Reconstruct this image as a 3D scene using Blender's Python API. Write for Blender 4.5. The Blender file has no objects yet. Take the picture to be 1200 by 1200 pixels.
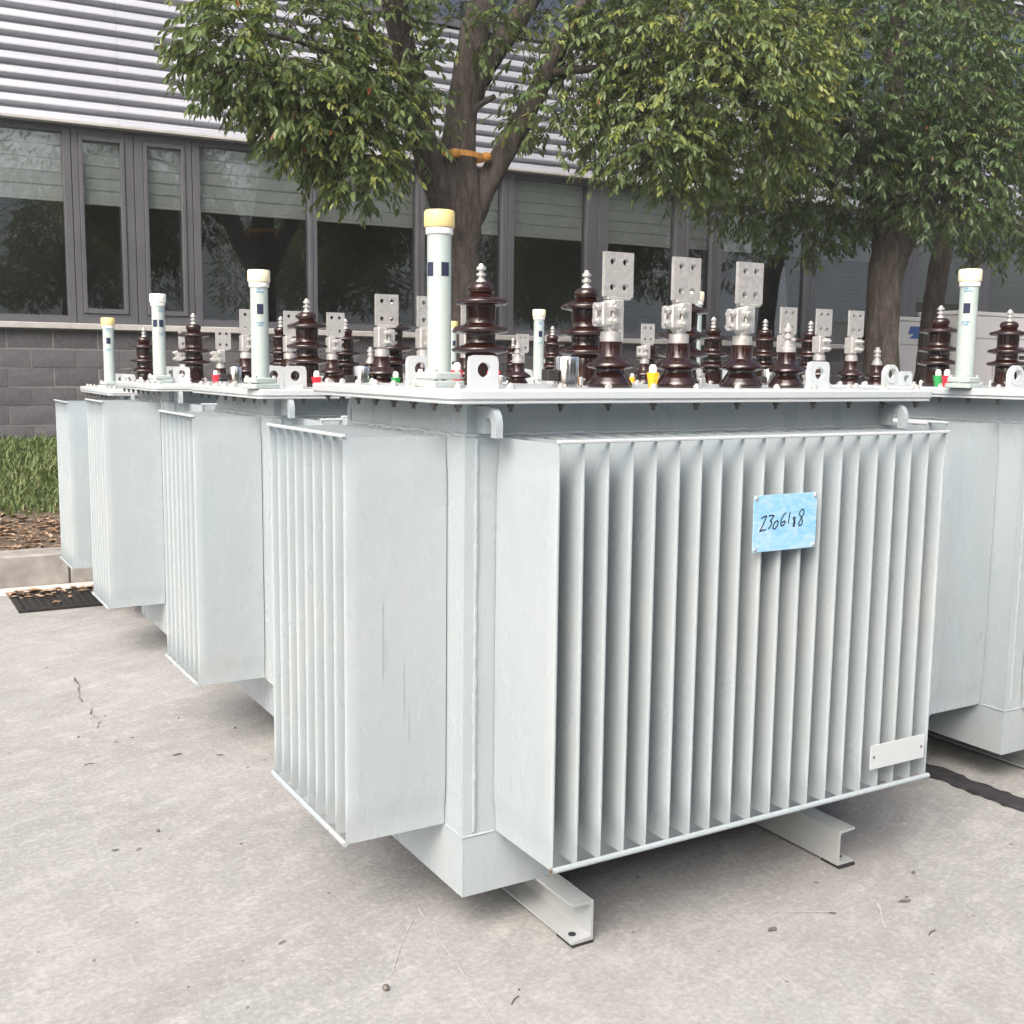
import bpy, math, random
from math import sin, cos, pi, radians
from mathutils import Vector, Matrix
random.seed(7)
S = bpy.context.scene
COL = S.collection

# ------------------------------------------------------------------ camera
cam_d = bpy.data.cameras.new('camera')
cam_d.sensor_width = 36.0
cam_d.lens = 38.95
cam_d.clip_start = 0.05
cam_d.clip_end = 500
cam = bpy.data.objects.new('camera', cam_d)
COL.objects.link(cam)
r_, u_, w_ = ((0.863345,-0.504474,0.011926), (0.054617,0.116912,0.991639), (0.501650,0.855475,-0.128488))
cam.matrix_world = Matrix(((r_[0], u_[0], -w_[0], -1.23903), (r_[1], u_[1], -w_[1], -2.33908),
                           (r_[2], u_[2], -w_[2], 1.43791), (0, 0, 0, 1)))
S.camera = cam
CAM = Vector((-1.239034,-2.339080,1.437911))

# ------------------------------------------------------------------ sky and sun
SUN_EL, SUN_AZ = radians(45), radians(232)          # azimuth clockwise from +Y
world = bpy.data.worlds.new('World')
S.world = world
world.use_nodes = True
nt = world.node_tree
bg = nt.nodes['Background']
sky = nt.nodes.new('ShaderNodeTexSky')
sky.sky_type = 'NISHITA'
sky.sun_disc = False
sky.sun_elevation = SUN_EL
sky.sun_rotation = SUN_AZ
sky.air_density = 0.8
sky.dust_density = 9.0
sky.ozone_density = 1.0
nt.links.new(sky.outputs[0], bg.inputs[0])
bg.inputs[1].default_value = 0.15
sun_d = bpy.data.lights.new('sun', 'SUN')
sun_d.energy = 1.25
sun_d.angle = radians(55)
sun_d.color = (1.0, 0.985, 0.96)
sun = bpy.data.objects.new('sun', sun_d)
COL.objects.link(sun)
sd = Vector((sin(SUN_AZ) * cos(SUN_EL), cos(SUN_AZ) * cos(SUN_EL), sin(SUN_EL)))
sun.rotation_euler = sd.to_track_quat('Z', 'Y').to_euler()
sun.location = sd * 40
S.view_settings.view_transform = 'Standard'
S.view_settings.look = 'None'
S.view_settings.gamma = 1.0
S.view_settings.use_curve_mapping = False
S.view_settings.exposure = 0.88

# ------------------------------------------------------------------ mesh helpers
class MB:
    def __init__(self):
        self.v = []; self.f = []; self.m = []
    def add(self, vs, fs, mi=0):
        o = len(self.v)
        self.v += [tuple(p) for p in vs]
        for f in fs:
            self.f.append(tuple(i + o for i in f)); self.m.append(mi)
        return self
    def box(self, x0, y0, z0, x1, y1, z1, mi=0):
        vs = [(x0,y0,z0),(x1,y0,z0),(x1,y1,z0),(x0,y1,z0),(x0,y0,z1),(x1,y0,z1),(x1,y1,z1),(x0,y1,z1)]
        return self.add(vs, [(0,3,2,1),(4,5,6,7),(0,1,5,4),(1,2,6,5),(2,3,7,6),(3,0,4,7)], mi)
    def cbox(self, x0, y0, z0, x1, y1, z1, c=.003, mi=0):      # box with all edges chamfered
        X=(x0,x0+c,x1-c,x1); Y=(y0,y0+c,y1-c,y1); Z=(z0,z0+c,z1-c,z1)
        idx={}; vs=[]
        for i in range(4):
            for j in range(4):
                for k in range(4):
                    e=(i in(0,3))+(j in(0,3))+(k in(0,3))
                    if e==1: idx[i,j,k]=len(vs); vs.append((X[i],Y[j],Z[k]))
        g=lambda *a: idx[a]
        fs=[(g(0,1,1),g(0,1,2),g(0,2,2),g(0,2,1)),(g(3,1,1),g(3,2,1),g(3,2,2),g(3,1,2)),
            (g(1,0,1),g(2,0,1),g(2,0,2),g(1,0,2)),(g(1,3,1),g(1,3,2),g(2,3,2),g(2,3,1)),
            (g(1,1,0),g(1,2,0),g(2,2,0),g(2,1,0)),(g(1,1,3),g(2,1,3),g(2,2,3),g(1,2,3))]
        for a,b in ((0,1),(3,2)):
            for c_,d in ((0,1),(3,2)):
                q=[g(a,d,1),g(a,d,2),g(b,c_,2),g(b,c_,1)]; fs.append(tuple(q if (a==0)!=(c_==0) else q[::-1]))
                q=[g(a,1,d),g(b,1,c_),g(b,2,c_),g(a,2,d)]; fs.append(tuple(q if (a==0)!=(c_==0) else q[::-1]))
                q=[g(1,a,d),g(2,a,d),g(2,b,c_),g(1,b,c_)]; fs.append(tuple(q if (a==0)!=(c_==0) else q[::-1]))
        for a,b in ((0,1),(3,2)):
            for c_,d in ((0,1),(3,2)):
                for e,h in ((0,1),(3,2)):
                    q=[g(a,d,h),g(b,c_,h),g(b,d,e)]
                    fs.append(tuple(q if ((a==0)+(c_==0)+(e==0))%2==1 else q[::-1]))
        return self.add(vs, fs, mi)
    def lathe(self, prof, n=20, c=(0,0,0), mi=0, caps=True):   # prof: (radius, z)
        vs=[]; fs=[]
        for r,z in prof:
            for i in range(n):
                a=2*pi*i/n; vs.append((c[0]+r*cos(a), c[1]+r*sin(a), c[2]+z))
        for k in range(len(prof)-1):
            for i in range(n):
                j=(i+1)%n; fs.append((k*n+i,k*n+j,(k+1)*n+j,(k+1)*n+i))
        if caps:
            fs.append(tuple(range(n-1,-1,-1))); fs.append(tuple((len(prof)-1)*n+i for i in range(n)))
        return self.add(vs, fs, mi)
    def tube(self, pts, rad, n=8, mi=0, jit=0.0, caps=True):
        pts=[Vector(p) for p in pts]; vs=[]; fs=[]
        rads = rad if isinstance(rad,(list,tuple)) else [rad]*len(pts)
        up=None
        for k,p in enumerate(pts):
            d=(pts[min(k+1,len(pts)-1)]-pts[max(k-1,0)]).normalized()
            if up is None: up=Vector((0,0,1)) if abs(d.z)<.9 else Vector((1,0,0))
            s=d.cross(up).normalized(); t=s.cross(d).normalized(); up=t
            for i in range(n):
                a=2*pi*i/n; rr=rads[k]*(1+jit*(random.random()-.5))
                vs.append(p+s*(rr*cos(a))+t*(rr*sin(a)))
        for k in range(len(pts)-1):
            for i in range(n):
                j=(i+1)%n; fs.append((k*n+i,(k+1)*n+i,(k+1)*n+j,k*n+j))
        if caps:
            fs.append(tuple(range(n))); fs.append(tuple((len(pts)-1)*n+i for i in range(n-1,-1,-1)))
        return self.add(vs, fs, mi)
    def prism(self, poly, o, ax, ay, az, t, mi=0):             # polygon in (ax,ay) plane at o, extruded t along az
        o=Vector(o); ax=Vector(ax); ay=Vector(ay); az=Vector(az); n=len(poly)
        vs=[o+ax*p[0]+ay*p[1] for p in poly]+[o+ax*p[0]+ay*p[1]+az*t for p in poly]
        fs=[tuple(range(n-1,-1,-1)),tuple(range(n,2*n))]+[(i,(i+1)%n,n+(i+1)%n,n+i) for i in range(n)]
        return self.add(vs, fs, mi)
    def holed(self, cells, t, r, o, ax, ay, az, nseg=16, mi=0, rs=None):   # plate of rectangular cells, each with a round hole
        o=Vector(o); ax=Vector(ax); ay=Vector(ay); az=Vector(az)
        P=lambda x,y,d: o+ax*x+ay*y+az*d
        xs0=min(c[0] for c in cells); xs1=max(c[2] for c in cells); ys0=min(c[1] for c in cells); ys1=max(c[3] for c in cells)
        for (x0,y0,x1,y1,hx,hy,cr) in cells:
            ring=[]; circ=[]
            for i in range(nseg):
                a=2*pi*i/nseg; c,s=cos(a),sin(a)
                k=1/max(abs(c),abs(s)); ex=max(-1,min(1,c*k)); ey=max(-1,min(1,s*k))
                X=(x0+x1)/2+ex*(x1-x0)/2; Y=(y0+y1)/2+ey*(y1-y0)/2
                if cr and abs(ex)>.55 and abs(ey)>.55 and Y>(y0+y1)/2:
                    cx=(x0+x1)/2+math.copysign((x1-x0)/2-cr,ex); cy=y1-cr
                    d=Vector((X-cx,Y-cy)); 
                    if d.length>cr and (X-cx)*ex>0 and Y>cy: d=d.normalized()*cr; X,Y=cx+d.x,cy+d.y
                ring.append((X,Y)); circ.append((hx+r*c,hy+r*s))
            vs=[]
            for d in (0,t):
                vs+=[P(*p,d) for p in ring]+[P(*p,d) for p in circ]
            n=nseg; fs=[]
            for i in range(n):
                j=(i+1)%n
                fs.append((i,n+i,n+j,j)); fs.append((2*n+i,2*n+j,3*n+j,3*n+i))
                fs.append((n+i,3*n+i,3*n+j,n+j))
                a,b=ring[i],ring[j]
                def out(p,q):
                    e=1e-6
                    return not((abs(p[0]-x0)<e and abs(q[0]-x0)<e and x0>xs0+e) or (abs(p[0]-x1)<e and abs(q[0]-x1)<e and x1<xs1-e) or
                               (abs(p[1]-y0)<e and abs(q[1]-y0)<e and y0>ys0+e) or (abs(p[1]-y1)<e and abs(q[1]-y1)<e and y1<ys1-e))
                if out(a,b): fs.append((i,j,2*n+j,2*n+i))
            self.add(vs,fs,mi)
        return self
    def rslab(self, x0, y0, x1, y1, r, z0, z1, b=.003, mi=0, ns=5):
        def loop(ins,z):
            L=[]
            for cx,cy,a0 in ((x1-r,y1-r,0),(x0+r,y1-r,90),(x0+r,y0+r,180),(x1-r,y0+r,270)):
                for i in range(ns):
                    a=radians(a0+90*i/(ns-1)); L.append((cx+(r-ins)*cos(a),cy+(r-ins)*sin(a),z))
            return L
        Ls=[loop(b,z0),loop(0,z0+b),loop(0,z1-b),loop(b,z1)]; n=4*ns
        vs=sum(Ls,[]); fs=[tuple(range(n-1,-1,-1)),tuple(range(3*n,4*n))]
        for k in range(3):
            for i in range(n): j=(i+1)%n; fs.append((k*n+i,k*n+j,(k+1)*n+j,(k+1)*n+i))
        return self.add(vs,fs,mi)
    def mesh(self, name, mats, smooth=None, weld=False):
        me=bpy.data.meshes.new(name)
        me.from_pydata(self.v,[],self.f)
        if not isinstance(mats,(list,tuple)): mats=[mats]
        for m in mats: me.materials.append(m)
        if len(mats)>1: me.polygons.foreach_set('material_index',self.m)
        if smooth is not None:
            me.polygons.foreach_set('use_smooth',[True]*len(me.polygons))
            me.set_sharp_from_angle(angle=radians(smooth))
        me.update()
        return me

def obj(name, me, parent=None, loc=(0,0,0), rot=(0,0,0), label=None, kind=None):
    o=bpy.data.objects.new(name, me)
    COL.objects.link(o)
    o.location=loc; o.rotation_euler=rot
    if parent is not None: o.parent=parent
    if label: o['label']=label
    if kind: o['kind']=kind
    return o
def tag(o, label, cat, group=None):
    o['label']=label; o['category']=cat
    if group: o['group']=group
    return o
def thing(name, label, cat, loc=(0,0,0), rot=(0,0,0), group=None):
    return tag(obj(name, None, None, loc, rot), label, cat, group)
def struct(name, me, loc=(0,0,0), rot=(0,0,0)):
    return obj(name, me, None, loc, rot, kind='structure')

# ------------------------------------------------------------------ materials
class NT:
    def __init__(self, name):
        self.mat=bpy.data.materials.new(name); self.mat.use_nodes=True
        self.t=self.mat.node_tree; self.p=self.t.nodes['Principled BSDF']; self.out=self.t.nodes['Material Output']
    def n(self, typ, **kw):
        nd=self.t.nodes.new(typ)
        for k,v in kw.items(): setattr(nd,k,v)
        return nd
    def l(self, a, b): self.t.links.new(a,b)
    def pos(self, scale=(1,1,1), rot=(0,0,0), obj_space=False):
        m=self.n('ShaderNodeMapping'); m.inputs['Scale'].default_value=scale; m.inputs['Rotation'].default_value=rot
        if obj_space: self.l(self.n('ShaderNodeTexCoord').outputs['Object'],m.inputs[0])
        else: self.l(self.n('ShaderNodeNewGeometry').outputs['Position'],m.inputs[0])
        return m.outputs[0]
    def noise(self, vec, scale, detail=4, rough=.55, dist=0):
        nd=self.n('ShaderNodeTexNoise'); nd.inputs['Scale'].default_value=scale; nd.inputs['Detail'].default_value=detail
        nd.inputs['Roughness'].default_value=rough; nd.inputs['Distortion'].default_value=dist
        self.l(vec,nd.inputs['Vector']); return nd.outputs['Fac']
    def ramp(self, fac, stops):
        nd=self.n('ShaderNodeValToRGB'); e=nd.color_ramp.elements
        while len(e)<len(stops): e.new(.5)
        for k,(p,c) in enumerate(stops):
            e[k].position=p; e[k].color=(c,c,c,1) if isinstance(c,(int,float)) else (*c,1)
        self.l(fac,nd.inputs[0]); return nd.outputs[0]
    def mix(self, fac, a, b, mode='MIX'):
        nd=self.n('ShaderNodeMix'); nd.data_type='RGBA'; nd.blend_type=mode
        for s,v in ((nd.inputs[0],fac),(nd.inputs[6],a),(nd.inputs[7],b)):
            if isinstance(v,(int,float)): s.default_value=v
            elif isinstance(v,tuple): s.default_value=(*v,1)
            else: self.l(v,s)
        return nd.outputs[2]
    def math(self, op, a, b=0.0, c=0.0, clamp=False):
        nd=self.n('ShaderNodeMath'); nd.operation=op; nd.use_clamp=clamp
        for s,v in zip(nd.inputs,(a,b,c)):
            if isinstance(v,(int,float)): s.default_value=v
            else: self.l(v,s)
        return nd.outputs[0]
    def base(self, c):
        s=self.p.inputs['Base Color']
        if isinstance(c,tuple): s.default_value=(*c,1)
        else: self.l(c,s)
    def rough(self, r):
        s=self.p.inputs['Roughness']
        if isinstance(r,(int,float)): s.default_value=r
        else: self.l(r,s)
    def bump(self, h, strength=.3, dist=.01):
        b=self.n('ShaderNodeBump'); b.inputs['Strength'].default_value=strength; b.inputs['Distance'].default_value=dist
        self.l(h,b.inputs['Height']); self.l(b.outputs[0],self.p.inputs['Normal'])

def mat_paint(name, col, rough=.36, dirt=.25, wav=.12):
    t=NT(name); P=t.pos(); oi=t.n('ShaderNodeObjectInfo')
    big=t.noise(P,1.7,4,.6); streak=t.noise(t.pos((46,46,1.3)),1,5,.65); fine=t.noise(P,90,3,.6); blot=t.noise(t.pos((5,5,2.2)),1,5,.65,.4)
    c=t.mix(t.ramp(big,[(.32,0.),(.68,1.)]),tuple(v*k for v,k in zip(col,(1.035,1.0,.985))),tuple(v*k for v,k in zip(col,(.93,.965,.99))))
    c=t.mix(t.math('MULTIPLY',t.ramp(blot,[(.50,0.),(.74,1.)]),dirt*1.1),c,tuple(v*k for v,k in zip(col,(.80,.78,.74))))
    c=t.mix(t.math('MULTIPLY',t.ramp(streak,[(.54,0.),(.74,1.)]),t.math('MULTIPLY',t.ramp(big,[(.40,0.),(.62,1.)]),dirt*1.2)),c,(.30,.29,.26))
    c=t.mix(t.math('MULTIPLY',oi.outputs['Random'],.10),c,tuple(v*.8 for v in col))
    sp=t.noise(P,34,2,.5)
    c=t.mix(t.math('MULTIPLY',t.ramp(sp,[(.755,0.),(.79,1.)]),dirt*1.2),c,(.28,.23,.18))
    t.base(c); t.rough(t.ramp(blot,[(.3,rough-.08),(.7,rough+.12)]))
    t.bump(t.math('ADD',t.math('MULTIPLY',t.noise(t.pos((4,4,2.5)),1.4,2),1.3),t.math('MULTIPLY',fine,.06)),wav,.012)
    return t.mat
def mat_plain(name, col, rough=.5, metal=0.0, var=.12, vs=20, bump=0.0, spec=None):
    t=NT(name); P=t.pos(); nz=t.noise(P,vs,4)
    t.base(t.mix(t.ramp(nz,[(.3,0.),(.7,1.)]),tuple(v*(1-var) for v in col),tuple(min(1,v*(1+var)) for v in col)))
    t.rough(t.ramp(nz,[(.3,max(.03,rough-.06)),(.7,min(1,rough+.06))])); t.p.inputs['Metallic'].default_value=metal
    if spec is not None: t.p.inputs['Specular IOR Level'].default_value=spec
    if bump: t.bump(t.noise(P,vs*2,4),bump,.004)
    return t.mat

M={}
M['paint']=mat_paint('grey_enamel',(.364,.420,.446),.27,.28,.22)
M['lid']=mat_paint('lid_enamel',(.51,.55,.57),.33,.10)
M['paint_dull']=mat_paint('grey_enamel_dusty',(.38,.405,.415),.45,.3)
M['gauge']=mat_paint('pale_green_enamel',(.42,.495,.475),.28,.05,.04)
M['cap_y']=mat_plain('yellow_plastic',(.74,.60,.27),.45,0,.05)
M['cap_c']=mat_plain('cream_plastic',(.85,.78,.56),.45,0,.05)
M['cap_w']=mat_plain('white_plastic',(.82,.82,.78),.45,0,.05)
M['porcelain']=mat_plain('brown_glazed_porcelain',(.020,.007,.0055),.10,0,.3,8,0,.7)
M['tin']=mat_plain('tinned_metal',(.53,.53,.515),.42,.55,.12,70,.15)
M['zinc']=mat_plain('zinc_bolt',(.55,.55,.54),.40,.4,.2,60,.1)
M['nut']=mat_plain('dull_nut',(.16,.15,.14),.6,.4,.3,60)
M['chrome']=mat_plain('polished_steel',(.82,.80,.78),.12,1.0,.05)
M['dark']=mat_plain('dark_void',(.02,.02,.025),.35)
M['darkglass']=mat_plain('dark_gauge_glass',(.03,.035,.07),.08)
M['red']=mat_plain('red_plastic',(.62,.03,.05),.35,0,.08)
M['green']=mat_plain('green_plastic',(.02,.30,.07),.35,0,.08)
M['yellow']=mat_plain('amber_plastic',(.85,.42,.02),.35,0,.08)
M['print_blue']=mat_plain('blue_print',(.05,.22,.45),.5)
M['ink']=mat_plain('marker_ink',(.02,.035,.05),.5)
M['rust']=mat_plain('rust',(.10,.055,.03),.9,0,.4,90)
M['scuff']=mat_plain('scuffed_paint',(.29,.31,.32),.7,0,.2,80)
M['stain']=mat_plain('oil_stain',(.12,.115,.115),.8,0,.3,60)
M['rubber']=mat_plain('black_rubber',(.02,.02,.02),.7)
M['logo']=mat_plain('logo_blue',(.03,.10,.30),.4)
def m_plate():
    t=NT('blue_tag_sheet'); P=t.pos(); a=t.noise(t.pos((30,30,60)),1,5,.65,.6)
    t.base(t.mix(t.ramp(a,[(.35,0.),(.72,1.)]),(.19,.49,.74),(.46,.62,.76))); t.rough(.42); t.bump(a,.1,.002); return t.mat
M['plate']=m_plate()
def m_concrete():
    t=NT('yard_concrete'); P=t.pos(); A=t.pos((1,1,1),(0,0,radians(-24)))
    mm=t.n('ShaderNodeMapping'); mm.inputs['Scale'].default_value=(1.0,4.5,1); t.l(A,mm.inputs[0])
    big=t.noise(P,.55,4,.6,.4); mid=t.noise(P,3.1,6,.66,.3); strk=t.noise(mm.outputs[0],2.6,6,.72,.6); fine=t.noise(P,62,4,.65); grit=t.noise(P,190,2,.6); cl=t.noise(P,13,5,.7,.4)
    c=t.mix(t.ramp(big,[(.32,0.),(.68,1.)]),(.240,.247,.246),(.324,.331,.324))
    c=t.mix(t.math('MULTIPLY',t.ramp(strk,[(.50,0.),(.72,1.)]),.42),c,(.475,.485,.472))
    c=t.mix(t.math('MULTIPLY',t.ramp(mid,[(.48,0.),(.72,1.)]),.50),c,(.195,.192,.192))
    c=t.mix(t.math('MULTIPLY',t.ramp(cl,[(.50,0.),(.72,1.)]),.38),c,(.47,.462,.445))
    c=t.mix(t.math('MULTIPLY',t.ramp(fine,[(.50,0.),(.66,1.)]),.42),c,(.185,.18,.178))
    c=t.mix(t.math('MULTIPLY',t.ramp(fine,[(.34,1.),(.46,0.)]),.30),c,(.52,.51,.495))
    c=t.mix(t.math('MULTIPLY',t.ramp(grit,[(.58,0.),(.70,1.)]),.30),c,(.54,.53,.515))
    tint=t.noise(P,1.3,3); c=t.mix(t.math('MULTIPLY',t.ramp(tint,[(.5,0.),(.75,1.)]),.18),c,(.33,.30,.29))
    st=t.noise(P,1.15,4,.6,.5)
    c=t.mix(t.math('MULTIPLY',t.ramp(st,[(.58,0.),(.70,1.)]),.30),c,(.19,.185,.185))
    sc=t.noise(t.pos((1.1,9,1),(0,0,radians(38))),1.6,3,.5,.2)
    c=t.mix(t.math('MULTIPLY',t.ramp(sc,[(.485,0.),(.5,1.),(.515,0.)]),t.ramp(t.noise(P,1.7,2),[(.5,0.),(.68,.22)])),c,(.52,.515,.50))
    sp=t.noise(P,21,1,.4)
    c=t.mix(t.math('MULTIPLY',t.ramp(sp,[(.765,0.),(.785,1.)]),.75),c,(.07,.06,.055))
    t.base(c); t.rough(t.ramp(mid,[(.3,.70),(.7,.9)]))
    t.bump(t.math('ADD',t.math('MULTIPLY',fine,.6),t.math('ADD',t.math('MULTIPLY',grit,.3),t.math('MULTIPLY',cl,.6))),.4,.006); return t.mat
M['concrete']=m_concrete()
M['crack']=mat_plain('crack_filler_grime',(.10,.09,.085),.9)
M['scratch']=mat_plain('chalky_scratch',(.43,.425,.41),.9,0,.2,120)
M['kerb']=mat_plain('kerb_stone',(.27,.262,.25),.85,0,.28,9,.5)
M['kerb_lip']=mat_plain('gutter_cement',(.50,.49,.47),.85,0,.15,14,.3)
M['tar']=mat_plain('tar',(.028,.028,.032),.75,0,.6,22,.8)
M['iron']=mat_plain('cast_iron',(.025,.024,.024),.6,.3,.4,30,.4)
def m_soil():
    t=NT('mulch_soil'); P=t.pos(); a=t.noise(P,26,5,.7); b=t.noise(P,3,3)
    c=t.ramp(a,[(.3,(.055,.04,.03)),(.55,(.15,.115,.085)),(.75,(.30,.24,.18))]); t.base(t.mix(t.ramp(b,[(.4,0.),(.7,.5)]),c,(.07,.065,.04))); t.rough(.95); t.bump(a,.9,.03); return t.mat
M['soil']=m_soil()
def m_island(name, cols, rough, trans=.0, spec=.5):
    t=NT(name); g=t.n('ShaderNodeNewGeometry'); oi=t.n('ShaderNodeObjectInfo')
    r=t.math('FRACT',t.math('ADD',g.outputs['Random Per Island'],oi.outputs['Random']))
    k=len(cols)-1; c=t.ramp(r,[(i/k,c) for i,c in enumerate(cols)])
    c=t.mix(t.math('MULTIPLY',t.noise(t.pos(),60,2),.35),c,tuple(v*.6 for v in cols[1]))
    t.base(c); t.rough(rough); t.p.inputs['Specular IOR Level'].default_value=spec
    if trans:
        tr=t.n('ShaderNodeBsdfTranslucent'); t.l(t.mix(.5,c,(.16,.22,.02)),tr.inputs[0])
        ms=t.n('ShaderNodeMixShader'); ms.inputs[0].default_value=trans
        t.l(t.p.outputs[0],ms.inputs[1]); t.l(tr.outputs[0],ms.inputs[2]); t.l(ms.outputs[0],t.out.inputs[0])
    return t.mat
M['leaf']=m_island('camphor_leaf',[(.070,.116,.044),(.110,.168,.062),(.150,.212,.076),(.098,.154,.068),(.178,.238,.086),(.124,.188,.074)],.36,.36)
M['leaf_dark']=m_island('dark_camphor_leaf',[(.040,.082,.032),(.062,.114,.042),(.088,.146,.050),(.056,.104,.046),(.108,.168,.058),(.074,.128,.048)],.36,.30)
M['leaf_young']=m_island('young_camphor_leaf',[(.20,.26,.065),(.28,.32,.075),(.17,.23,.06),(.33,.34,.11),(.19,.25,.08)],.40,.4)
M['leaf_red']=m_island('red_camphor_leaf',[(.16,.045,.02),(.22,.09,.03)],.4,.2)
M['grass']=m_island('lawn_blade',[(.075,.12,.045),(.125,.19,.07),(.18,.25,.09),(.12,.17,.07),(.27,.26,.13)],.55,.2,.3)
M['litter']=m_island('dry_leaf',[(.22,.14,.08),(.34,.24,.16),(.42,.32,.24),(.16,.10,.06),(.30,.18,.09)],.8,0,.2)
def m_bark():
    t=NT('furrowed_bark'); V=t.pos((14,14,3.2)); a=t.noise(V,1.4,6,.7,.6); b=t.noise(t.pos(),3,3)
    c=t.ramp(a,[(.3,(.024,.020,.017)),(.5,(.066,.055,.047)),(.72,(.145,.125,.11))])
    c=t.mix(t.ramp(b,[(.5,0.),(.75,.35)]),c,(.09,.09,.06)); t.base(c); t.rough(.95); t.bump(a,1.0,.045); return t.mat
M['bark']=m_bark()
M['strap']=mat_plain('orange_webbing',(.42,.20,.04),.7,0,.2,40,.2)
def m_clad():
    t=NT('corrugated_zinc_sheet'); P=t.pos(); a=t.noise(t.pos((.6,.6,8)),1,4); b=t.noise(P,12,4)
    t.base(t.mix(t.ramp(a,[(.3,0.),(.7,1.)]),(.38,.40,.45),(.46,.48,.53))); t.rough(t.ramp(b,[(.3,.34),(.7,.5)])); t.p.inputs['Metallic'].default_value=.25
    return t.mat
M['clad']=m_clad()
M['frame']=mat_plain('grey_window_frame',(.080,.084,.098),.45,0,.08,3)
M['sill']=mat_plain('pale_stone_sill',(.38,.38,.375),.7,0,.12,8,.1)
def m_brick():
    t=NT('split_face_block'); P=t.pos(); oi=t.n('ShaderNodeObjectInfo'); a=t.noise(P,30,5,.7); b=t.noise(P,6,3)
    c=t.mix(oi.outputs['Random'],(.062,.064,.075),(.088,.091,.104)); c=t.mix(t.ramp(a,[(.4,0.),(.75,.6)]),c,(.14,.14,.145)); t.base(c); t.rough(.9)
    t.bump(t.math('ADD',a,t.math('MULTIPLY',b,1.0)),.35,.012); return t.mat
M['brick']=m_brick()
M['mortar']=mat_plain('mortar',(.19,.19,.20),.95,0,.15,30)
def m_glass():
    t=NT('window_glass'); lw=t.n('ShaderNodeFresnel'); lw.inputs[0].default_value=1.5
    P=t.pos(); b=t.n('ShaderNodeBump'); b.inputs['Strength'].default_value=.03; b.inputs['Distance'].default_value=.02; t.l(t.noise(P,1.2,1),b.inputs['Height'])
    tr=t.n('ShaderNodeBsdfTransparent'); tr.inputs[0].default_value=(.93,.945,.94,1); gl=t.n('ShaderNodeBsdfGlossy'); gl.inputs['Roughness'].default_value=.01
    gl.inputs[0].default_value=(.85,.9,.9,1); t.l(b.outputs[0],gl.inputs['Normal'])
    ms=t.n('ShaderNodeMixShader'); t.l(t.math('MULTIPLY_ADD',lw.outputs[0],.8,.10,True),ms.inputs[0]); t.l(tr.outputs[0],ms.inputs[1]); t.l(gl.outputs[0],ms.inputs[2]); t.l(ms.outputs[0],t.out.inputs[0])
    return t.mat
M['glass']=m_glass()
M['blind']=mat_plain('grey_blind_fabric',(.70,.73,.73),.8,0,.06,6)
M['room']=mat_plain('dim_room_wall',(.08,.08,.08),.9)
M['roomfloor']=mat_plain('room_floor',(.12,.12,.12),.6)
M['white_metal']=mat_paint('cabinet_white_enamel',(.62,.62,.61),.4,.15)
M['white_clad']=mat_plain('white_sheet',(.80,.79,.76),.6,0,.05,3)
M['plaster']=mat_plain('pale_plaster',(.74,.73,.70),.9,0,.1,2)

# ------------------------------------------------------------------ transformers
H = .1135                      # height of the channel feet
PITCH = .0677
CACHE = {}
def cached(key, fn):
    if key not in CACHE: CACHE[key]=fn()
    return CACHE[key]

def fin_mesh(d, h):
    def mk():
        b=MB(); T=.0072
        zs=[0,.020,.044,.068,.105,h*.5,h-.110,h-.070,h-.046,h-.022,h]
        tz=[.14,.14,.20,.60,1,1.06,1,.60,.20,.14,.14]
        ss=[(0,1),(.5*d,1.0),(.86*d,1.0),(d-.006,.85),(d-.0015,.5),(d,.22)]
        ns=len(ss); nz=len(zs); vs=[]
        for sgn in (-1,1):
            for z,k in zip(zs,tz):
                for s,q in ss: vs.append((sgn*T*max(k*q,.12),-s,z))
        fs=[]; o=ns*nz
        for k in range(nz-1):
            for i in range(ns-1):
                a=k*ns+i; fs.append((a,a+ns,a+ns+1,a+1)); fs.append((o+a,o+a+1,o+a+ns+1,o+a+ns))
            a=k*ns+ns-1; fs.append((a,a+ns,o+a+ns,o+a))
        for k,fl in ((0,0),(nz-1,1)):
            for i in range(ns-1):
                a=k*ns+i; q=(a,a+1,o+a+1,o+a); fs.append(q if fl==0 else q[::-1])
        b.add(vs,fs); return b.mesh('cooling_fin',M['paint'],42)
    return cached(('fin',round(d,4),round(h,4)),mk)

def bolt_mesh(zl, zt):
    def mk():
        b=MB(); b.lathe([(.013,zt),(.013,zt+.0025)],14,mi=0)
        b.lathe([(.0092,zt+.0025),(.0092,zt+.010),(.007,zt+.0115)],6,mi=0); b.lathe([(.005,zt+.0115),(.005,zt+.015)],8,mi=0)
        b.lathe([(.0052,zl-.020),(.0052,zl-.009),(.0092,zl-.009),(.0092,zl-.0003),(.005,zl-.0003),(.005,zt+.004)],6,mi=1)
        return b.mesh('bolt',[M['zinc'],M['nut']],30)
    return cached(('bolt',round(zl,4),round(zt,4)),mk)

def hook_mesh():
    def mk():
        b=MB(); arc=[]; inn=[]
        out=[(0,.074),(.062,.074)]+[(.070+.046*sin(radians(a)),.028+.046*cos(radians(a))) for a in range(0,91,15)]+[(.116,-.004)]
        slot=[(.086,-.004)]+[(.066+.020*cos(radians(a)),.028+.018*sin(radians(a))) for a in range(0,181,30)]+[(.046,.004),(0,.004)]
        b.prism(out+slot,(-.009,0,0),(0,-1,0),(0,0,1),(1,0,0),.018)
        return b.mesh('lifting_hook',M['paint'],35)
    return cached('hook',mk)

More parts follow.
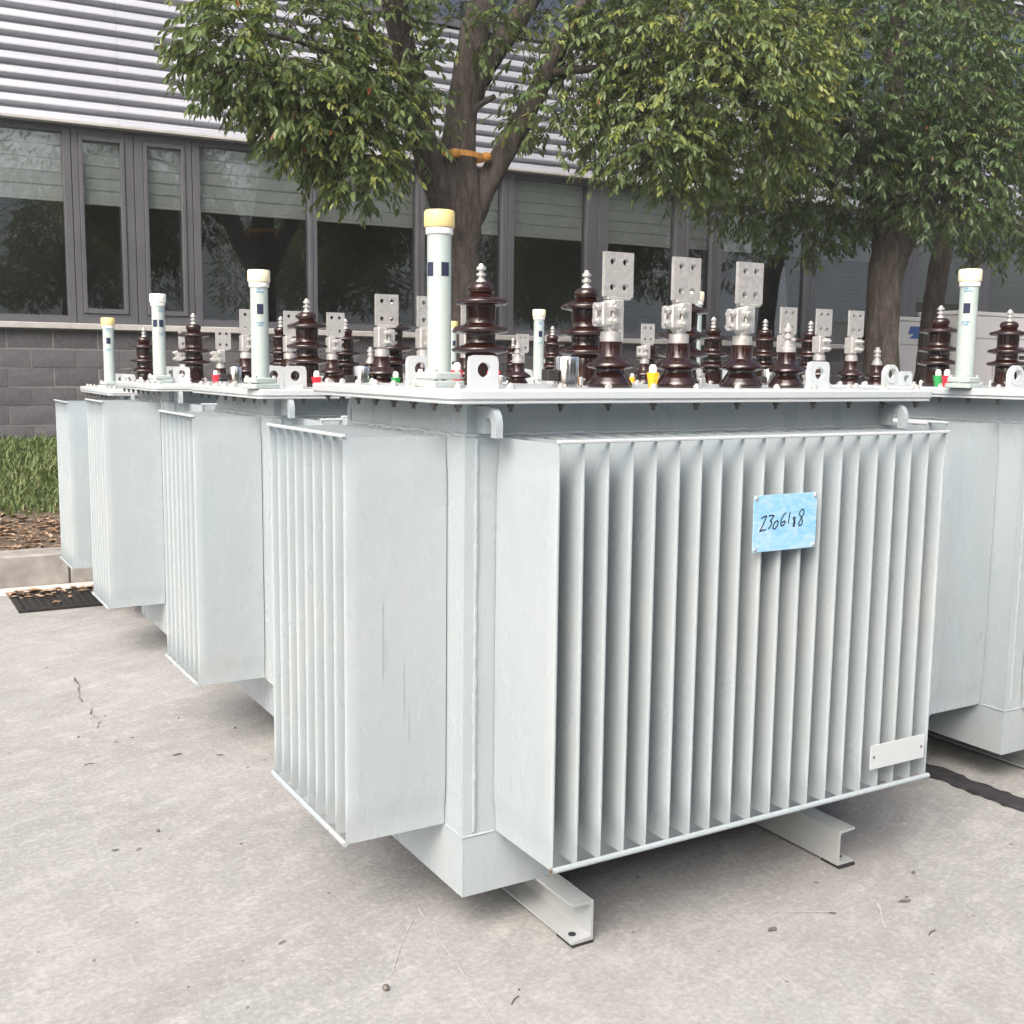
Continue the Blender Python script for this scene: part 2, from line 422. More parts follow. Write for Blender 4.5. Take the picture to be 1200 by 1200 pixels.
def lug_mesh(rounded):
    def mk():
        b=MB(); w=.080; h=.080
        b.holed([(-w/2,0,w/2,h,0,h*.56,.038 if rounded else .013)],.014,.018 if rounded else .0185,(0,.007,0),(1,0,0),(0,0,1),(0,-1,0),24)
        if rounded: b.lathe([(.021,-.010),(.034,-.010),(.034,.010),(.021,.010)],24,(0,0,0)); 
        if rounded:
            n=4*24; k=len(b.v)-n
            for i in range(k,len(b.v)): x,y,z=b.v[i]; b.v[i]=(x,z,y+h*.56)
            b.f=[f for f in b.f if len(f)<=4]
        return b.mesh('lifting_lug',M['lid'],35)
    return cached(('lug',rounded),mk)

def gauge(root, x, y, z, hh, capm, windows, prints, lean=0.0):
    g=obj('oil_gauge_tube',cached(('gt',round(hh,3),windows),lambda: gauge_tube(hh,windows)),root,(x,y,z),(0,lean,radians(12)))
    obj('flange',cached('gf',lambda: MB().rslab(-.052,-.046,.052,.046,.012,0,.016,.002).rslab(-.047,-.041,.047,.041,.012,.019,.038,.003).mesh('flange',M['gauge'],30)),g)
    def fb():
        b=MB()
        for sx in (-.036,.036):
            for sy in (-.030,.030): b.lathe([(.007,.038),(.007,.044),(.005,.045)],6,(sx,sy,0))
        return b.mesh('flange_bolts',M['zinc'],30)
    obj('flange_bolts',cached('gfb',fb),g)
    obj('collar',cached('gc',lambda: MB().lathe([(.0335,0),(.0345,.002),(.0345,.016),(.033,.018)],24).mesh('collar',M['cap_w'],40)),g,(0,0,hh-.058))
    obj('cap',cached(('cap',capm),lambda: MB().lathe([(.037,0),(.0385,.003),(.0385,.037),(.036,.041),(.02,.042)],28).mesh('cap',M[capm],40)),g,(0,0,hh-.041))
    a0=-.9
    def win():
        b=MB()
        for a in windows:
            n=4; wd=.36
            for i in range(n):
                t0=a-wd+2*wd*i/n; t1=a-wd+2*wd*(i+1)/n; R=.0312
                b.add([(R*cos(t),R*sin(t),zz) for zz in (0,.034) for t in (t0,t1)],[(0,1,3,2)])
        return b.mesh('sight_window',M['darkglass'])
    obj('sight_window',cached(('win',windows),win),g,(0,0,hh*.63))
    if prints:
        def pr():
            b=MB(); R=.0313; rr=random.Random(4)
            for row,(zz,n) in enumerate(((.092,9),(.082,12),(-.022,12),(-.031,10))):
                for i in range(n):
                    if rr.random()<.12: continue
                    t0=windows[0]-.42+.07*i; t1=t0+.030+.025*rr.random()
                    b.add([(R*cos(t),R*sin(t),zz+q) for q in (0,.0055) for t in (t0,t1)],[(0,1,3,2)])
            return b.mesh('printed_lines',M['print_blue'])
        obj('printed_lines',cached(('prn',windows),pr),g,(0,0,hh*.63-.010),kind='stuff')
    return g
def gauge_tube(hh, windows):
    b=MB(); zw=hh*.63
    b.lathe([(.0305,.038),(.0305,zw),(.0305,zw+.034),(.0305,hh-.05)],28)
    return b.mesh('oil_gauge_tube',M['gauge'],40)

def hv_bushing(root, x, y, z, s=1.0):
    def body():
        p=[(.052,0),(.054,.006),(.054,.016),(.047,.020),(.044,.060),(.045,.086)]
        for zs in (.098,.155,.234):
            R=.080 if zs<.2 else .077
            p+=[(.044,zs-.010),(R-.016,zs-.0065),(R-.004,zs-.004),(R,zs+.001),(R,zs+.005),(R-.005,zs+.0105)]
            p+=[(.056,zs+.015),(.046,zs+.019),(.0425,zs+.024),(.0425,zs+.038)] if zs<.2 else [(.054,zs+.015),(.038,zs+.021),(.032,zs+.026)]
        p+=[(.031,.262),(.036,.265),(.0375,.275),(.034,.286),(.025,.292),(.012,.294)]
        return MB().lathe(p,28).mesh('high_voltage_bushing',M['porcelain'],50)
    h=obj('high_voltage_bushing',cached('hvb',body),root,(x,y,z)); h.scale=(s**.5,s**.5,s)
    def stud():
        return MB().lathe([(.015,.293),(.013,.300),(.009,.302),(.009,.309),(.014,.311),(.014,.318),(.007,.320),(.007,.325),(.014,.328),(.014,.334),(.008,.339),(.006,.345)],14).mesh('terminal_stud',M['tin'],30)
    obj('terminal_stud',cached('hvs',stud),h)
    def clamp():
        b=MB()
        for i in range(4):
            a=pi/4+i*pi/2; c,s=cos(a),sin(a)
            b.lathe([(.008,0),(.008,.018),(.005,.026)],6,(.060*c,.060*s,0))
            b.box(.052*c-.009,.052*s-.009,.016,.052*c+.009,.052*s+.009,.022)
        return b.mesh('flange_clamps',M['tin'],30)
    obj('flange_clamps',cached('hvc',clamp),h)
    return h

def lv_bushing(root, x, y, z, flip=False, s=1.0, neutral=False):
    def body():
        p=[(.060,0),(.063,.004),(.063,.010),(.058,.018),(.047,.034),(.039,.046),(.040,.050),(.058,.053),(.0645,.057),(.0645,.062),(.060,.068),(.048,.077),(.0355,.083),(.033,.088),(.0325,.125)]
        return MB().lathe(p,28).mesh('low_voltage_bushing',M['porcelain'],50)
    h=obj('low_voltage_bushing' if not neutral else 'neutral_bushing',cached('lvb',body),root,(x,y,z)); h.scale=(s,s,s)
    if neutral:
        def nst():
            return MB().lathe([(.029,.125),(.029,.138),(.024,.142),(.024,.152),(.017,.153),(.017,.165),(.012,.166),(.012,.172),(.019,.173),(.019,.184),(.013,.186),(.013,.196),(.020,.197),(.020,.210),(.011,.212),(.011,.226)],16).mesh('terminal_stud',M['tin'],30)
        obj('terminal_stud',cached('nst',nst),h)
        return h
    obj('metal_collar',cached('lvcol',lambda: MB().lathe([(.0285,.123),(.0285,.150),(.026,.152),(.019,.153),(.019,.160)],20).mesh('metal_collar',M['tin'],30)),h)
    sg=-1 if flip else 1
    def cl():
        b=MB()
        b.cbox(-.012,-.026,.160,.026,.026,.238,.004)
        b.lathe([(.022,.158),(.022,.236)],16)
        b.cbox(-.046,-.026,.166,-.016,-.006,.230,.004); b.cbox(-.046,.006,.166,-.016,.026,.230,.004)
        return b.mesh('cable_clamp',M['tin'],35)
    c=obj('cable_clamp',cached('lvcl',cl),h,(0,0,0),(0,0,0 if not flip else pi))
    def cbolt():
        b=MB(); k=len(b.v)
        b.lathe([(.006,-.044),(.006,-.036),(.0135,-.036),(.0135,-.026),(.0075,-.026),(.0075,.026),(.011,.026),(.011,.036),(.006,.036),(.006,.062)],8)
        b.v=[(X-.010,Z,Y) for X,Y,Z in b.v]
        return b.mesh('clamp_bolt',M['tin'],30)
    def sbolt():
        b=MB(); b.lathe([(.006,-.070),(.006,-.060),(.011,-.060),(.011,-.050),(.006,-.050),(.006,-.040)],8)
        b.v=[(Z,Y-.016,X) for X,Y,Z in b.v]
        return b.mesh('side_bolt',M['tin'],30)
    for zz in (.180,.217):
        rz=0 if not flip else pi
        obj('clamp_bolt',cached('cbolt',cbolt),h,(0,0,zz),(0,0,rz)); obj('side_bolt',cached('sbolt',sbolt),h,(0,0,zz),(0,0,rz))
    def plate():
        b=MB(); w=.096; hh=.120
        cells=[(-w/2,0,0,hh/2,-w/4+.003,hh/4-.004,0),(0,0,w/2,hh/2,w/4-.003,hh/4-.004,0),(-w/2,hh/2,0,hh,-w/4+.003,hh*3/4+.004,0),(0,hh/2,w/2,hh,w/4-.003,hh*3/4+.004,0)]
        b.holed(cells,.013,.0095,(.020,.0065,.246),(1,0,0),(0,0,1),(0,-1,0),16)
        b.cbox(-.020,-.012,.2385,.058,.012,.2455,.0015)
        return b.mesh('terminal_plate',M['tin'],30)
    obj('terminal_plate',cached('lvp',plate),h,(0,0,0))
    return h

def phase_cap(root, x, y, z, colr):
    def mk():
        b=MB(); b.lathe([(.012,0),(.013,.01),(.019,.038),(.019,.042)],6,mi=0); b.lathe([(.011,.042),(.011,.056),(.006,.064)],10,mi=1)
        return b.mesh('phase_marker',[M[colr],M['cap_w']],30)
    obj('phase_marker',cached(('pc',colr),mk),root,(x,y,z),label=colr+' phase marker')

def relief_can(root, x, y, z):
    def mk(): return MB().lathe([(.040,0),(.040,.007),(.0335,.008),(.0335,.074),(.031,.081),(.020,.083)],28).mesh('relief_valve',M['chrome'],40)
    o=obj('relief_valve',cached('can',mk),root,(x,y,z))
    obj('valve_switch',cached('cansw',lambda: MB().cbox(-.070,-.018,.018,-.036,.016,.048,.003).mesh('valve_switch',M['rubber'],30)),o)

def tap_stud(root, x, y, z):
    def mk(): return MB().lathe([(.020,0),(.020,.012),(.012,.014),(.012,.030),(.016,.031),(.016,.040),(.007,.041),(.007,.056)],12).mesh('tap_terminal',M['tin'],30)
    obj('tap_terminal',cached('tap',mk),root,(x,y,z))

def transformer(c):
    ox,oy=c['at']; oz=c.get('oz',0); L=c.get('L',1.478); W=c.get('W',.745); d=c.get('d',.27); zb=H+c.get('zb',.1585); h=c.get('h',1.0); zl=H+c.get('zl',1.2415)
    nf=c.get('nf',20); ne=c.get('ne',9); ov=c.get('ov',.085); lt=.034; zt=zb+h
    root=thing('transformer',c['label'],'transformer',(ox,oy,oz),group='grey oil transformers standing in rows on the yard')
    key=(L,W,d,zb,h,zl)
    # tank: base box, body, neck
    def tank():
        b=MB(); i=c.get('inset',0)
        b.box(i,i,H,L-i,W-i,zb-.003)
        b.box(.003,.003,zb-.003,L-.003,W-.003,zt+.004)
        b.box(.010,.010,zt+.004,L-.010,W-.010,zl)
        # corner sheet laps
        for (x0,x1) in ((.0,.030),(L-.030,L)):
            b.box(x0,0,zb,x1,.0025,zt); b.box(x0,W-.0025,zb,x1,W,zt)
        return b.mesh('tank',M['paint'])
    obj('tank',cached(('tank',key,c.get('inset',0)),tank),root)
    def weld():
        b=MB(); rr=random.Random(3)
        def bead(p,q,r,n,wob):
            p=Vector(p);q=Vector(q); pts=[];rs=[]
            for i in range(n+1):
                t=i/n; pts.append(p.lerp(q,t)+Vector((rr.uniform(-1,1),rr.uniform(-1,1),rr.uniform(-1,1)))*wob); rs.append(r*(.7+.6*rr.random()))
            b.tube(pts,rs,5)
        zs=zt+.005
        bead((.004,.004,zs),(L-.004,.004,zs),.0045,70,.0022); bead((.004,.004,zs),(.004,W-.004,zs),.0045,40,.0022)
        bead((L-.004,.004,zs),(L-.004,W-.004,zs),.0045,40,.0022); bead((.004,W-.004,zs),(L-.004,W-.004,zs),.0045,50,.0022)
        bead((.031,.000,zb+.01),(.031,.000,zt),.0046,90,.0011)
        bead((.0,.0,zb),(.09,.0,zb),.003,8,.0006); bead((.0,.0,zb),(.0,.09,zb),.003,8,.0006)
        if c.get('near'): bead((.001,.001,H+.004),(.001,.001,zb),.0022,24,.0006)
        return b.mesh('weld_seam',M['paint'],60)
    obj('weld_seam',cached(('weld',key,c.get('near')),weld),root)
    # fins on the four sides
    fm=fin_mesh(d,h)
    x0=(L-(nf-1)*PITCH)/2; y0=c.get('y0',(W-(ne-1)*PITCH)/2)
    FR=random.Random(int(ox*100+oy*10)); J=lambda k,n: 0 if k in (0,n-1) else FR.gauss(0,.0050); K=lambda k,n: 0 if k in (0,n-1) else FR.gauss(0,.0009)
    for i in range(nf):
        obj('cooling_fin',fm,root,(x0+i*PITCH+K(i,nf),0,zb),(0,K(i,nf),J(i,nf))); obj('cooling_fin',fm,root,(x0+i*PITCH,W,zb),(0,0,pi+J(i,nf)))
    for i in range(ne):
        obj('cooling_fin',fm,root,(0,y0+i*PITCH+K(i,ne),zb),(0,0,-pi/2+J(i,ne))); obj('cooling_fin',fm,root,(L,y0+i*PITCH,zb),(0,0,pi/2+J(i,ne)))
    # tie rods along fin edges
    def rod(n):
        ln=(n-1)*PITCH
        return cached(('rod',n),lambda: MB().tube([(-.0065,0,0),(ln*.5,0,0),(ln+.010,0,0)],.0072,8).mesh('tie_rod',M['paint'],40))
    def bar(n):
        ln=(n-1)*PITCH
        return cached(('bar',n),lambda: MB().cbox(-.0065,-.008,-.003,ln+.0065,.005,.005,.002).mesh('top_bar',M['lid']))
    for (n_,px,py,rz) in ((nf,x0,-d,0),(nf,x0+(nf-1)*PITCH,W+d,pi),(ne,-d,y0+(ne-1)*PITCH,-pi/2),(ne,L+d,y0,pi/2)):
        obj('top_bar',bar(n_),root,(px,py,zt+.0035),(0,0,rz))
    for zz in (zb+.003,):
        obj('tie_rod',rod(nf),root,(x0,-d-.003,zz)); obj('tie_rod',rod(nf),root,(x0,W+d+.003,zz))
        obj('tie_rod',rod(ne),root,(-d-.003,y0,zz),(0,0,pi/2)); obj('tie_rod',rod(ne),root,(L+d+.003,y0,zz),(0,0,pi/2))
    # lid and flange
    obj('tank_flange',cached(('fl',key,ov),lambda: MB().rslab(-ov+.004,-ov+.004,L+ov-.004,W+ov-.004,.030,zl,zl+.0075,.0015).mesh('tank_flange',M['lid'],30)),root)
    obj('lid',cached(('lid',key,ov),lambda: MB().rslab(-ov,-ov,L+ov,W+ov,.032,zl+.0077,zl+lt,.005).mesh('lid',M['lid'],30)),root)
    zL=zl+lt
    bm=bolt_mesh(zl,zL)
    nb=12
    for i in range(nb):
        x=-ov*.5+(L+ov)*i/(nb-1)
        for y in (-ov*.52,W+ov*.52): obj('bolt',bm,root,(x,y,0),(0,0,random.random()))
    for i in range(1,7):
        y=-ov*.5+(W+ov)*i/7
        for x in (-ov*.52,L+ov*.52): obj('bolt',bm,root,(x,y,0),(0,0,random.random()))
    # lifting hooks on the neck
    for x in (.045,L-.045):
        obj('lifting_hook',hook_mesh(),root,(x,.010,zt+.007)).scale=(1,.84,.93); obj('lifting_hook',hook_mesh(),root,(x,W-.010,zt+.007),(0,0,pi)).scale=(1,.84,.93)
    # channel feet
    def chan():
        b=MB(); t=.007; fl=.064; ln=W+.34
        g=.008; pr=[(0,g),(-fl,g),(-fl,g+.006),(-.013,g+t+.002),(-t,g+.013),(-t,H-.013),(-.013,H-t-.002),(-fl,H-.006),(-fl,H-.0005),(0,H-.0005)]
        b.prism(pr[::-1],(0,-.17,0),(1,0,0),(0,0,1),(0,1,0),ln)
        return b.mesh('channel_foot',M['paint_dull'],40)
    cm=cached(('chan',W),chan)
    for xx,rz,yy in ((.285,0,0),(1.150*L/1.478,pi,W)):
        ch=obj('channel_foot',cm,root,(xx,yy,0.0),(0,0,rz))
        obj('bolt_hole',cached('bh',lambda: MB().lathe([(.0105,0),(.0105,.0012)],16).mesh('bolt_hole',M['dark'])),ch,(-.040,-.135 if rz==0 else W+.135,.0153))
        obj('rubber_pad',cached('pad',lambda: MB().box(-.063,-.033,.0005,.001,.040,.0078).mesh('rubber_pad',M['rubber'])),ch,(0,-.138 if rz==0 else W+.138,0))
    # lid fittings
    rd=c.get('round',False)
    for x,y in c.get('lugs',[(.075,.05),(.082,.42),(L-.275,.05),(L-.275,.42)]): obj('lifting_lug',lug_mesh(rd),root,(x,y,zL))
    g=c.get('gauge',(.03,.2,.436,'cap_y',(-1.72,-3.1),False))
    gauge(root,g[0],g[1],zL,*g[2:])
    for x in c.get('hv',(.314,.678,1.058)): hv_bushing(root,x,c.get('hvy',.5),zL,c.get('hvs',1.0))
    ls=c.get('ls',1.0)
    for x in c.get('lv',(.545,.782,1.020)): lv_bushing(root,x,c.get('lvy',.18),zL,c.get('flip',False),ls)
    lv_bushing(root,c.get('neu',1.203),c.get('lvy',.18),zL,False,.86*ls,True)
    cx=c.get('can',(.365,.12)); relief_can(root,cx[0],cx[1],zL)
    for x,y,k in c.get('caps',((.150,.13,'red'),(.186,.40,'red'),(.655,.13,'yellow'))): phase_cap(root,x,y,zL,k)
    for x,y in c.get('taps',((1.36,.25),(1.40,.40),(1.34,.55),(1.30,.70))): tap_stud(root,x,y,zL)
    return root,dict(x0=x0,d=d,zb=zb,zt=zt,zL=zL)

T1,g1=transformer(dict(at=(0,0),near=True,label='large pale grey transformer with sky blue handwritten plate, nearest the camera'))
transformer(dict(at=(.01,1.475),d=.245,zb=.165,h=.975,zl=1.210,ne=8,ov=.078,inset=.04,ls=.95,label='grey transformer directly behind the front left fins, with ribbed end and cream capped gauge',
    lugs=[(.08,-.02),(.075,.20),(1.2,.0),(1.2,.3)],gauge=(-.045,-.02,.405,'cap_c',(-2.0,),True),hv=(.26,.62,.98),hvy=.35,hvs=.98,lv=(.44,.612,.80),lvy=.04,neu=1.03,can=(.36,.04),flip=True,
    caps=((.160,-.02,'red'),(.46,-.04,'green'),(.62,.5,'yellow'))))
transformer(dict(at=(0,2.99),d=.265,zb=.157,h=.985,zl=1.200,ne=7,W=.70,label='grey transformer third along the left row, with white capped gauge tube',
    gauge=(.017,.2,.425,'cap_w',(-1.55,-2.55),True),lugs=[(.12,.2),(.125,.42),(1.2,.1),(1.2,.4)],hv=(.225,.68,1.04),hvy=.36,lv=(.43,.655,.885),lvy=.16,neu=1.10,flip=True,caps=((.26,.1,'red'),(.12,.5,'red'))))
transformer(dict(at=(0,4.05),zb=.175,h=.93,zl=1.152,ne=7,W=.74,d=.26,label='grey transformer at the far left end of the row, nearest the kerb and grass',
    gauge=(-.01,.25,.395,'cap_y',(-2.0,),True),lugs=[(.09,.25),(.10,.5),(1.2,.1),(1.2,.4)],hv=(.185,.80,1.15),hvy=.25,lv=(.41,.627,.85),lvy=.26,neu=1.08,flip=False,ls=.95,caps=((.14,.15,'red'),(.22,.15,'red'))))
transformer(dict(at=(2.145,.02),round=True,label='grey transformer cut off by the right edge, with rounded lifting lugs',
    lugs=[(-.035,.55),(.115,.13),(1.2,.05),(1.2,.4)],gauge=(-.068,.2,.405,'cap_c',(-2.85,),True),hv=(.165,.575,.98),hvy=.5,hvs=.88,lv=(.75,.98,1.2),neu=1.38,can=(.5,.3),
    caps=((-.03,.30,'red'),(.11,.45,'green'))))
transformer(dict(at=(2.03,1.40),zl=1.22,h=.985,label='grey transformer in the middle of the right row, behind the nearest transformer',
    lv=(.44,.667,.883),lvy=.11,neu=1.063,hv=(.26,.59,.896),hvy=.4,hvs=.94,flip=True,gauge=(-.02,.2,.42,'cap_c',(-2.6,),True)))
transformer(dict(at=(2.145,3.0),zl=1.205,h=.98,label='grey transformer third along the right row, with cream capped tube behind the chrome valve',
    gauge=(.03,.2,.425,'cap_c',(-2.0,),True),flip=False))
transformer(dict(at=(2.145,4.1),zl=1.16,h=.94,label='farthest grey transformer of the right row, nearest the building',flip=False))

# plates fixed to the fins of the nearest transformer
yf=-g1['d']-.014
tp=obj('number_plate',MB().cbox(.6615,yf-.0025,.988,.8775,yf,1.1315,.0008).mesh('number_plate',M['plate']),T1,label='sky blue plate with a handwritten number')
def stroke_mesh():
    b=MB(); w=.0017
    def P(px,py): return (.6615+(px-182)/(915-182)*.216, 1.1315-(py-175+ (px-182)*.0)/(855-175)*.1435)
    S_=[[(272,448),(300,428),(326,424),(298,510),(255,604),(288,592),(322,590)],
        [(352,425),(398,422),(412,432),(385,470),(368,488)],[(368,488),(388,500),(380,545),(352,580)],
        [(452,490),(425,505),(405,550),(408,582),(428,586),(455,550),(464,508),(452,490)],
        [(548,402),(520,430),(496,490),(492,540),(505,560),(530,545),(545,515),(535,500),(505,520)],
        [(596,402),(588,460),(580,528)],
        [(648,462),(636,478),(645,505),(660,530),(652,572),(640,576),(638,545),(655,505),(660,470),(648,462)],
        [(742,372),(712,400),(705,435),(730,470),(748,520),(738,562),(712,572),(702,545),(722,500),(755,440),(760,390),(742,372)]]
    for s in S_:
        pts=[P(*q) for q in s]
        for (x0,z0),(x1,z1) in zip(pts,pts[1:]):
            dx,dz=x1-x0,z1-z0; l=math.hypot(dx,dz) or 1; nx,nz=-dz/l*w,dx/l*w; ex,ez=dx/l*w*.6,dz/l*w*.6
            b.add([(x0+nx-ex,yf-.0032,z0+nz-ez),(x0-nx-ex,yf-.0032,z0-nz-ez),(x1-nx+ex,yf-.0032,z1-nz+ez),(x1+nx+ex,yf-.0032,z1+nz+ez)],[(0,1,2,3)])
    return b.mesh('handwriting',M['ink'])
obj('handwriting',stroke_mesh(),tp)
for x,z in ((.669,1.124),(.870,1.124),(.669,.9955),(.870,.9955)):
    def rv():
        b=MB(); b.lathe([(.0055,0),(.005,.002),(.002,.003)],10); b.v=[(p[0],-p[2],p[1]) for p in b.v]; return b.mesh('rivet',M['tin'],60)
    obj('rivet',cached('rv',rv),tp,(x,yf-.0025,z))
bp=obj('blank_plate',MB().cbox(1.129,yf-.003,.340,1.350,yf,.410,.0008).mesh('blank_plate',M['lid']),T1,label='blank pale grey plate screwed low on the fins')
for x in (1.143,1.336):
    def sc():
        b=MB(); b.lathe([(.0045,0),(.0045,.001)],10); b.v=[(p[0],-p[2],p[1]) for p in b.v]; return b.mesh('screw',M['nut'])
    obj('screw',cached('sc',sc),bp,(x,yf-.003,.375))

def jag(x0,x1,z0,z1,y,name,m,seed):
    R=random.Random(seed); vs=[]; n=14; b=MB()
    for i in range(n+1):
        z=z0+(z1-z0)*i/n; w=(x1-x0)*(.35+.65*R.random())*min(1,4*i/n+.15,4*(n-i)/n+.15); xc=(x0+x1)/2+R.uniform(-.25,.25)*(x1-x0)
        vs+=[(xc-w/2,y,z),(xc+w/2,y,z)]
    b.add(vs,[(2*i,2*i+1,2*i+3,2*i+2) for i in range(n)]); return b.mesh(name,m)
ys=.1017-.0072*1.06-.0008
for (a_,b_,z0,z1,s_) in ((-.1735,-.1712,.66,.90,1),(-.166,-.1645,.70,.78,2),(-.117,-.1155,.56,.72,3),(-.104,-.102,.50,.60,4)):
    obj('scuff_mark',jag(a_,b_,z0,z1,ys,'scuff_mark',M['scuff'],s_),T1)
obj('rust_spot',MB().tube([(g1['x0']-.0067,-g1['d']-.003,g1['zb']+.003),(g1['x0']-.0045,-g1['d']-.003,g1['zb']+.003)],[.0060,.0086],8).mesh('rust_spot',M['rust'],40),T1)

# ------------------------------------------------------------------ ground and kerb
def sheet(x0,y0,x1,y1,z,m,name): return MB().add([(x0,y0,z),(x1,y0,z),(x1,y1,z),(x0,y1,z)],[(0,1,2,3)]).mesh(name,m)
struct('ground',sheet(-60,-60,60,60,0,M['concrete'],'ground'))
rr=random.Random(11)
def ragged(x_of, y0, y1, w, z, m, name, n=120, j=.012):
    b=MB(); vs=[]
    l=r=0
    for i in range(n+1):
        y=y0+(y1-y0)*i/n; l=.45*l+rr.uniform(-j,j); r=.45*r+rr.uniform(-j,j)
        vs+=[(x_of(y)-w/2+l,y,z),(x_of(y)+w/2+r,y,z)]
    b.add(vs,[(2*i,2*i+1,2*i+3,2*i+2) for i in range(n)]); return b.mesh(name,m)
struct('tar_joint',ragged(lambda y:2.055+.004*sin(y*1.3),-9,5.0,.105,.004,M['tar'],'tar_joint',620,.012))
def strip_path(pts, w, z, m, name, j=.5):
    b=MB(); vs=[]; n=len(pts)
    for i,p in enumerate(pts):
        q=Vector(pts[min(i+1,n-1)])-Vector(pts[max(i-1,0)]); nx,ny=-q.y,q.x; l=math.hypot(nx,ny); ww=w*(1+rr.uniform(-j,j))*.5
        vs+=[(p[0]+nx/l*ww,p[1]+ny/l*ww,z),(p[0]-nx/l*ww,p[1]-ny/l*ww,z)]
    b.add(vs,[(2*i,2*i+2,2*i+3,2*i+1) for i in range(n-1)]); return b.mesh(name,m)
def wander(a,b,n,amp):
    a=Vector(a);b=Vector(b); d=(b-a); p=Vector((-d.y,d.x)).normalized(); o=0; L=[]
    for i in range(n+1):
        o=.8*o+rr.uniform(-amp,amp); L.append(tuple(a+d*i/n+p*o))
    return L
struct('ground_crack',strip_path(wander((-.47,2.95),(-.475,2.55),14,.012),.005,.004,M['crack'],'ground_crack',.9))
struct('ground_crack',strip_path(wander((-.48,2.42),(-.49,2.15),12,.012),.004,.004,M['crack'],'ground_crack',.9))
for a,b,w in (((-.026,.202),(-.06,-.06),.0045),((-.065,-.09),(-.113,-.36),.004),((-.06,.16),(-.22,-.06),.003),((1.082,-.384),(.99,-.485),.005),((.72,-.24),(.95,-.36),.003)):
    struct('ground_scratch',strip_path(wander(a,b,10,.003),w*.62,.004,M['scratch'],'ground_scratch',.6))
def blotch(x,y,rx,ry,a,seed):
    R=random.Random(seed); n=22; vs=[(x,y,.004)]
    for i in range(n):
        t=2*pi*i/n; k=.7+.5*R.random(); px,py=rx*k*cos(t),ry*k*sin(t); vs.append((x+px*cos(a)-py*sin(a),y+px*sin(a)+py*cos(a),.004))
    return MB().add(vs,[(0,1+i,1+(i+1)%n) for i in range(n)]).mesh('oil_stain',M['stain'])
for q,(x,y,rx,ry,a) in enumerate(((.728,-.346,.016,.008,.2),(1.156,-.408,.022,.007,-.3),(1.18,-.395,.008,.004,.1),(1.32,-.30,.012,.005,.4),(-.66,.96,.014,.005,.1),(-.30,1.70,.020,.006,.2),(-.16,1.62,.012,.005,.0),(-.47,1.95,.010,.004,.5))):
    struct('oil_stain',blotch(x,y,rx,ry,a,q))
# seeds, grit and twigs lying on the concrete
seed=MB().lathe([(.004,0),(.008,.003),(.0085,.007),(.006,.011),(.002,.013)],8).mesh('seed',M['nut'],60)
twig=MB().tube([(-.03,0,.003),(0,.004,.006),(.032,-.002,.003)],.0022,5).mesh('twig',M['bark'],60)
SEEDS=[(-.26,-.115,1.25),(-.518,1.037,.9)]
for i in range(11): SEEDS.append((rr.uniform(-.9,1.9),rr.uniform(-.55,.0) if rr.random()<.4 else rr.uniform(.3,2.6),rr.uniform(.4,.8)))
for x,y,s in SEEDS:
    if .0<x<1.5 and y>-.2: continue
    o=obj('seed',seed,None,(x,y,.0005),(rr.uniform(-.2,.2),0,rr.uniform(0,6))); o.scale=(s,s*.8,s*.8)
    tag(o,'small dark seed lying on the pale concrete','seed','dark seeds scattered on the concrete')
for x,y,a in ((-.02,-.30,.6),(1.08,-.56,.3),(-.6,1.75,.2)):
    o=obj('twig',twig,None,(x,y,.0),(0,0,a)); o.scale=(.6,.6,.6)
    tag(o,'tiny dark twig lying on the pale concrete','twig','tiny twigs on the concrete')

k=struct('kerb',sheet(-20,5.30,24,5.52,.05,M['kerb'],'kerb'))
KS=MB().cbox(.003,0,-.05,.997,.27,.215,.010).mesh('kerb_stone',M['kerb'])
for i in range(-12,22): obj('kerb_stone',KS,k,(-.12+i+0,5.27+rr.uniform(-.004,.004),rr.uniform(-.003,.003)))
struct('gutter_edge',MB().cbox(-20,5.08,-.02,24,5.262,.012,.006).mesh('gutter_edge',M['kerb_lip']))

# drain grate by the kerb
dg=thing('drain_grate','black iron drain grate strewn with dead leaves at the foot of the kerb','drain grate',(-.52,4.50,0))
obj('sump',sheet(0,0,1.3,.56,.0035,M['iron'],'sump'),dg)
fr=MB()
for a in ((0,0,1.3,.03),(0,.53,1.3,.56),(0,.03,.03,.53),(1.27,.03,1.3,.53)): fr.box(a[0],a[1],.004,a[2],a[3],.016)
obj('frame',fr.mesh('frame',M['iron']),dg)
gb=MB().box(0,.031,.004,.018,.529,.014).mesh('bar',M['iron'])
for i in range(30): obj('bar',gb,dg,(.045+i*.041,0,0))

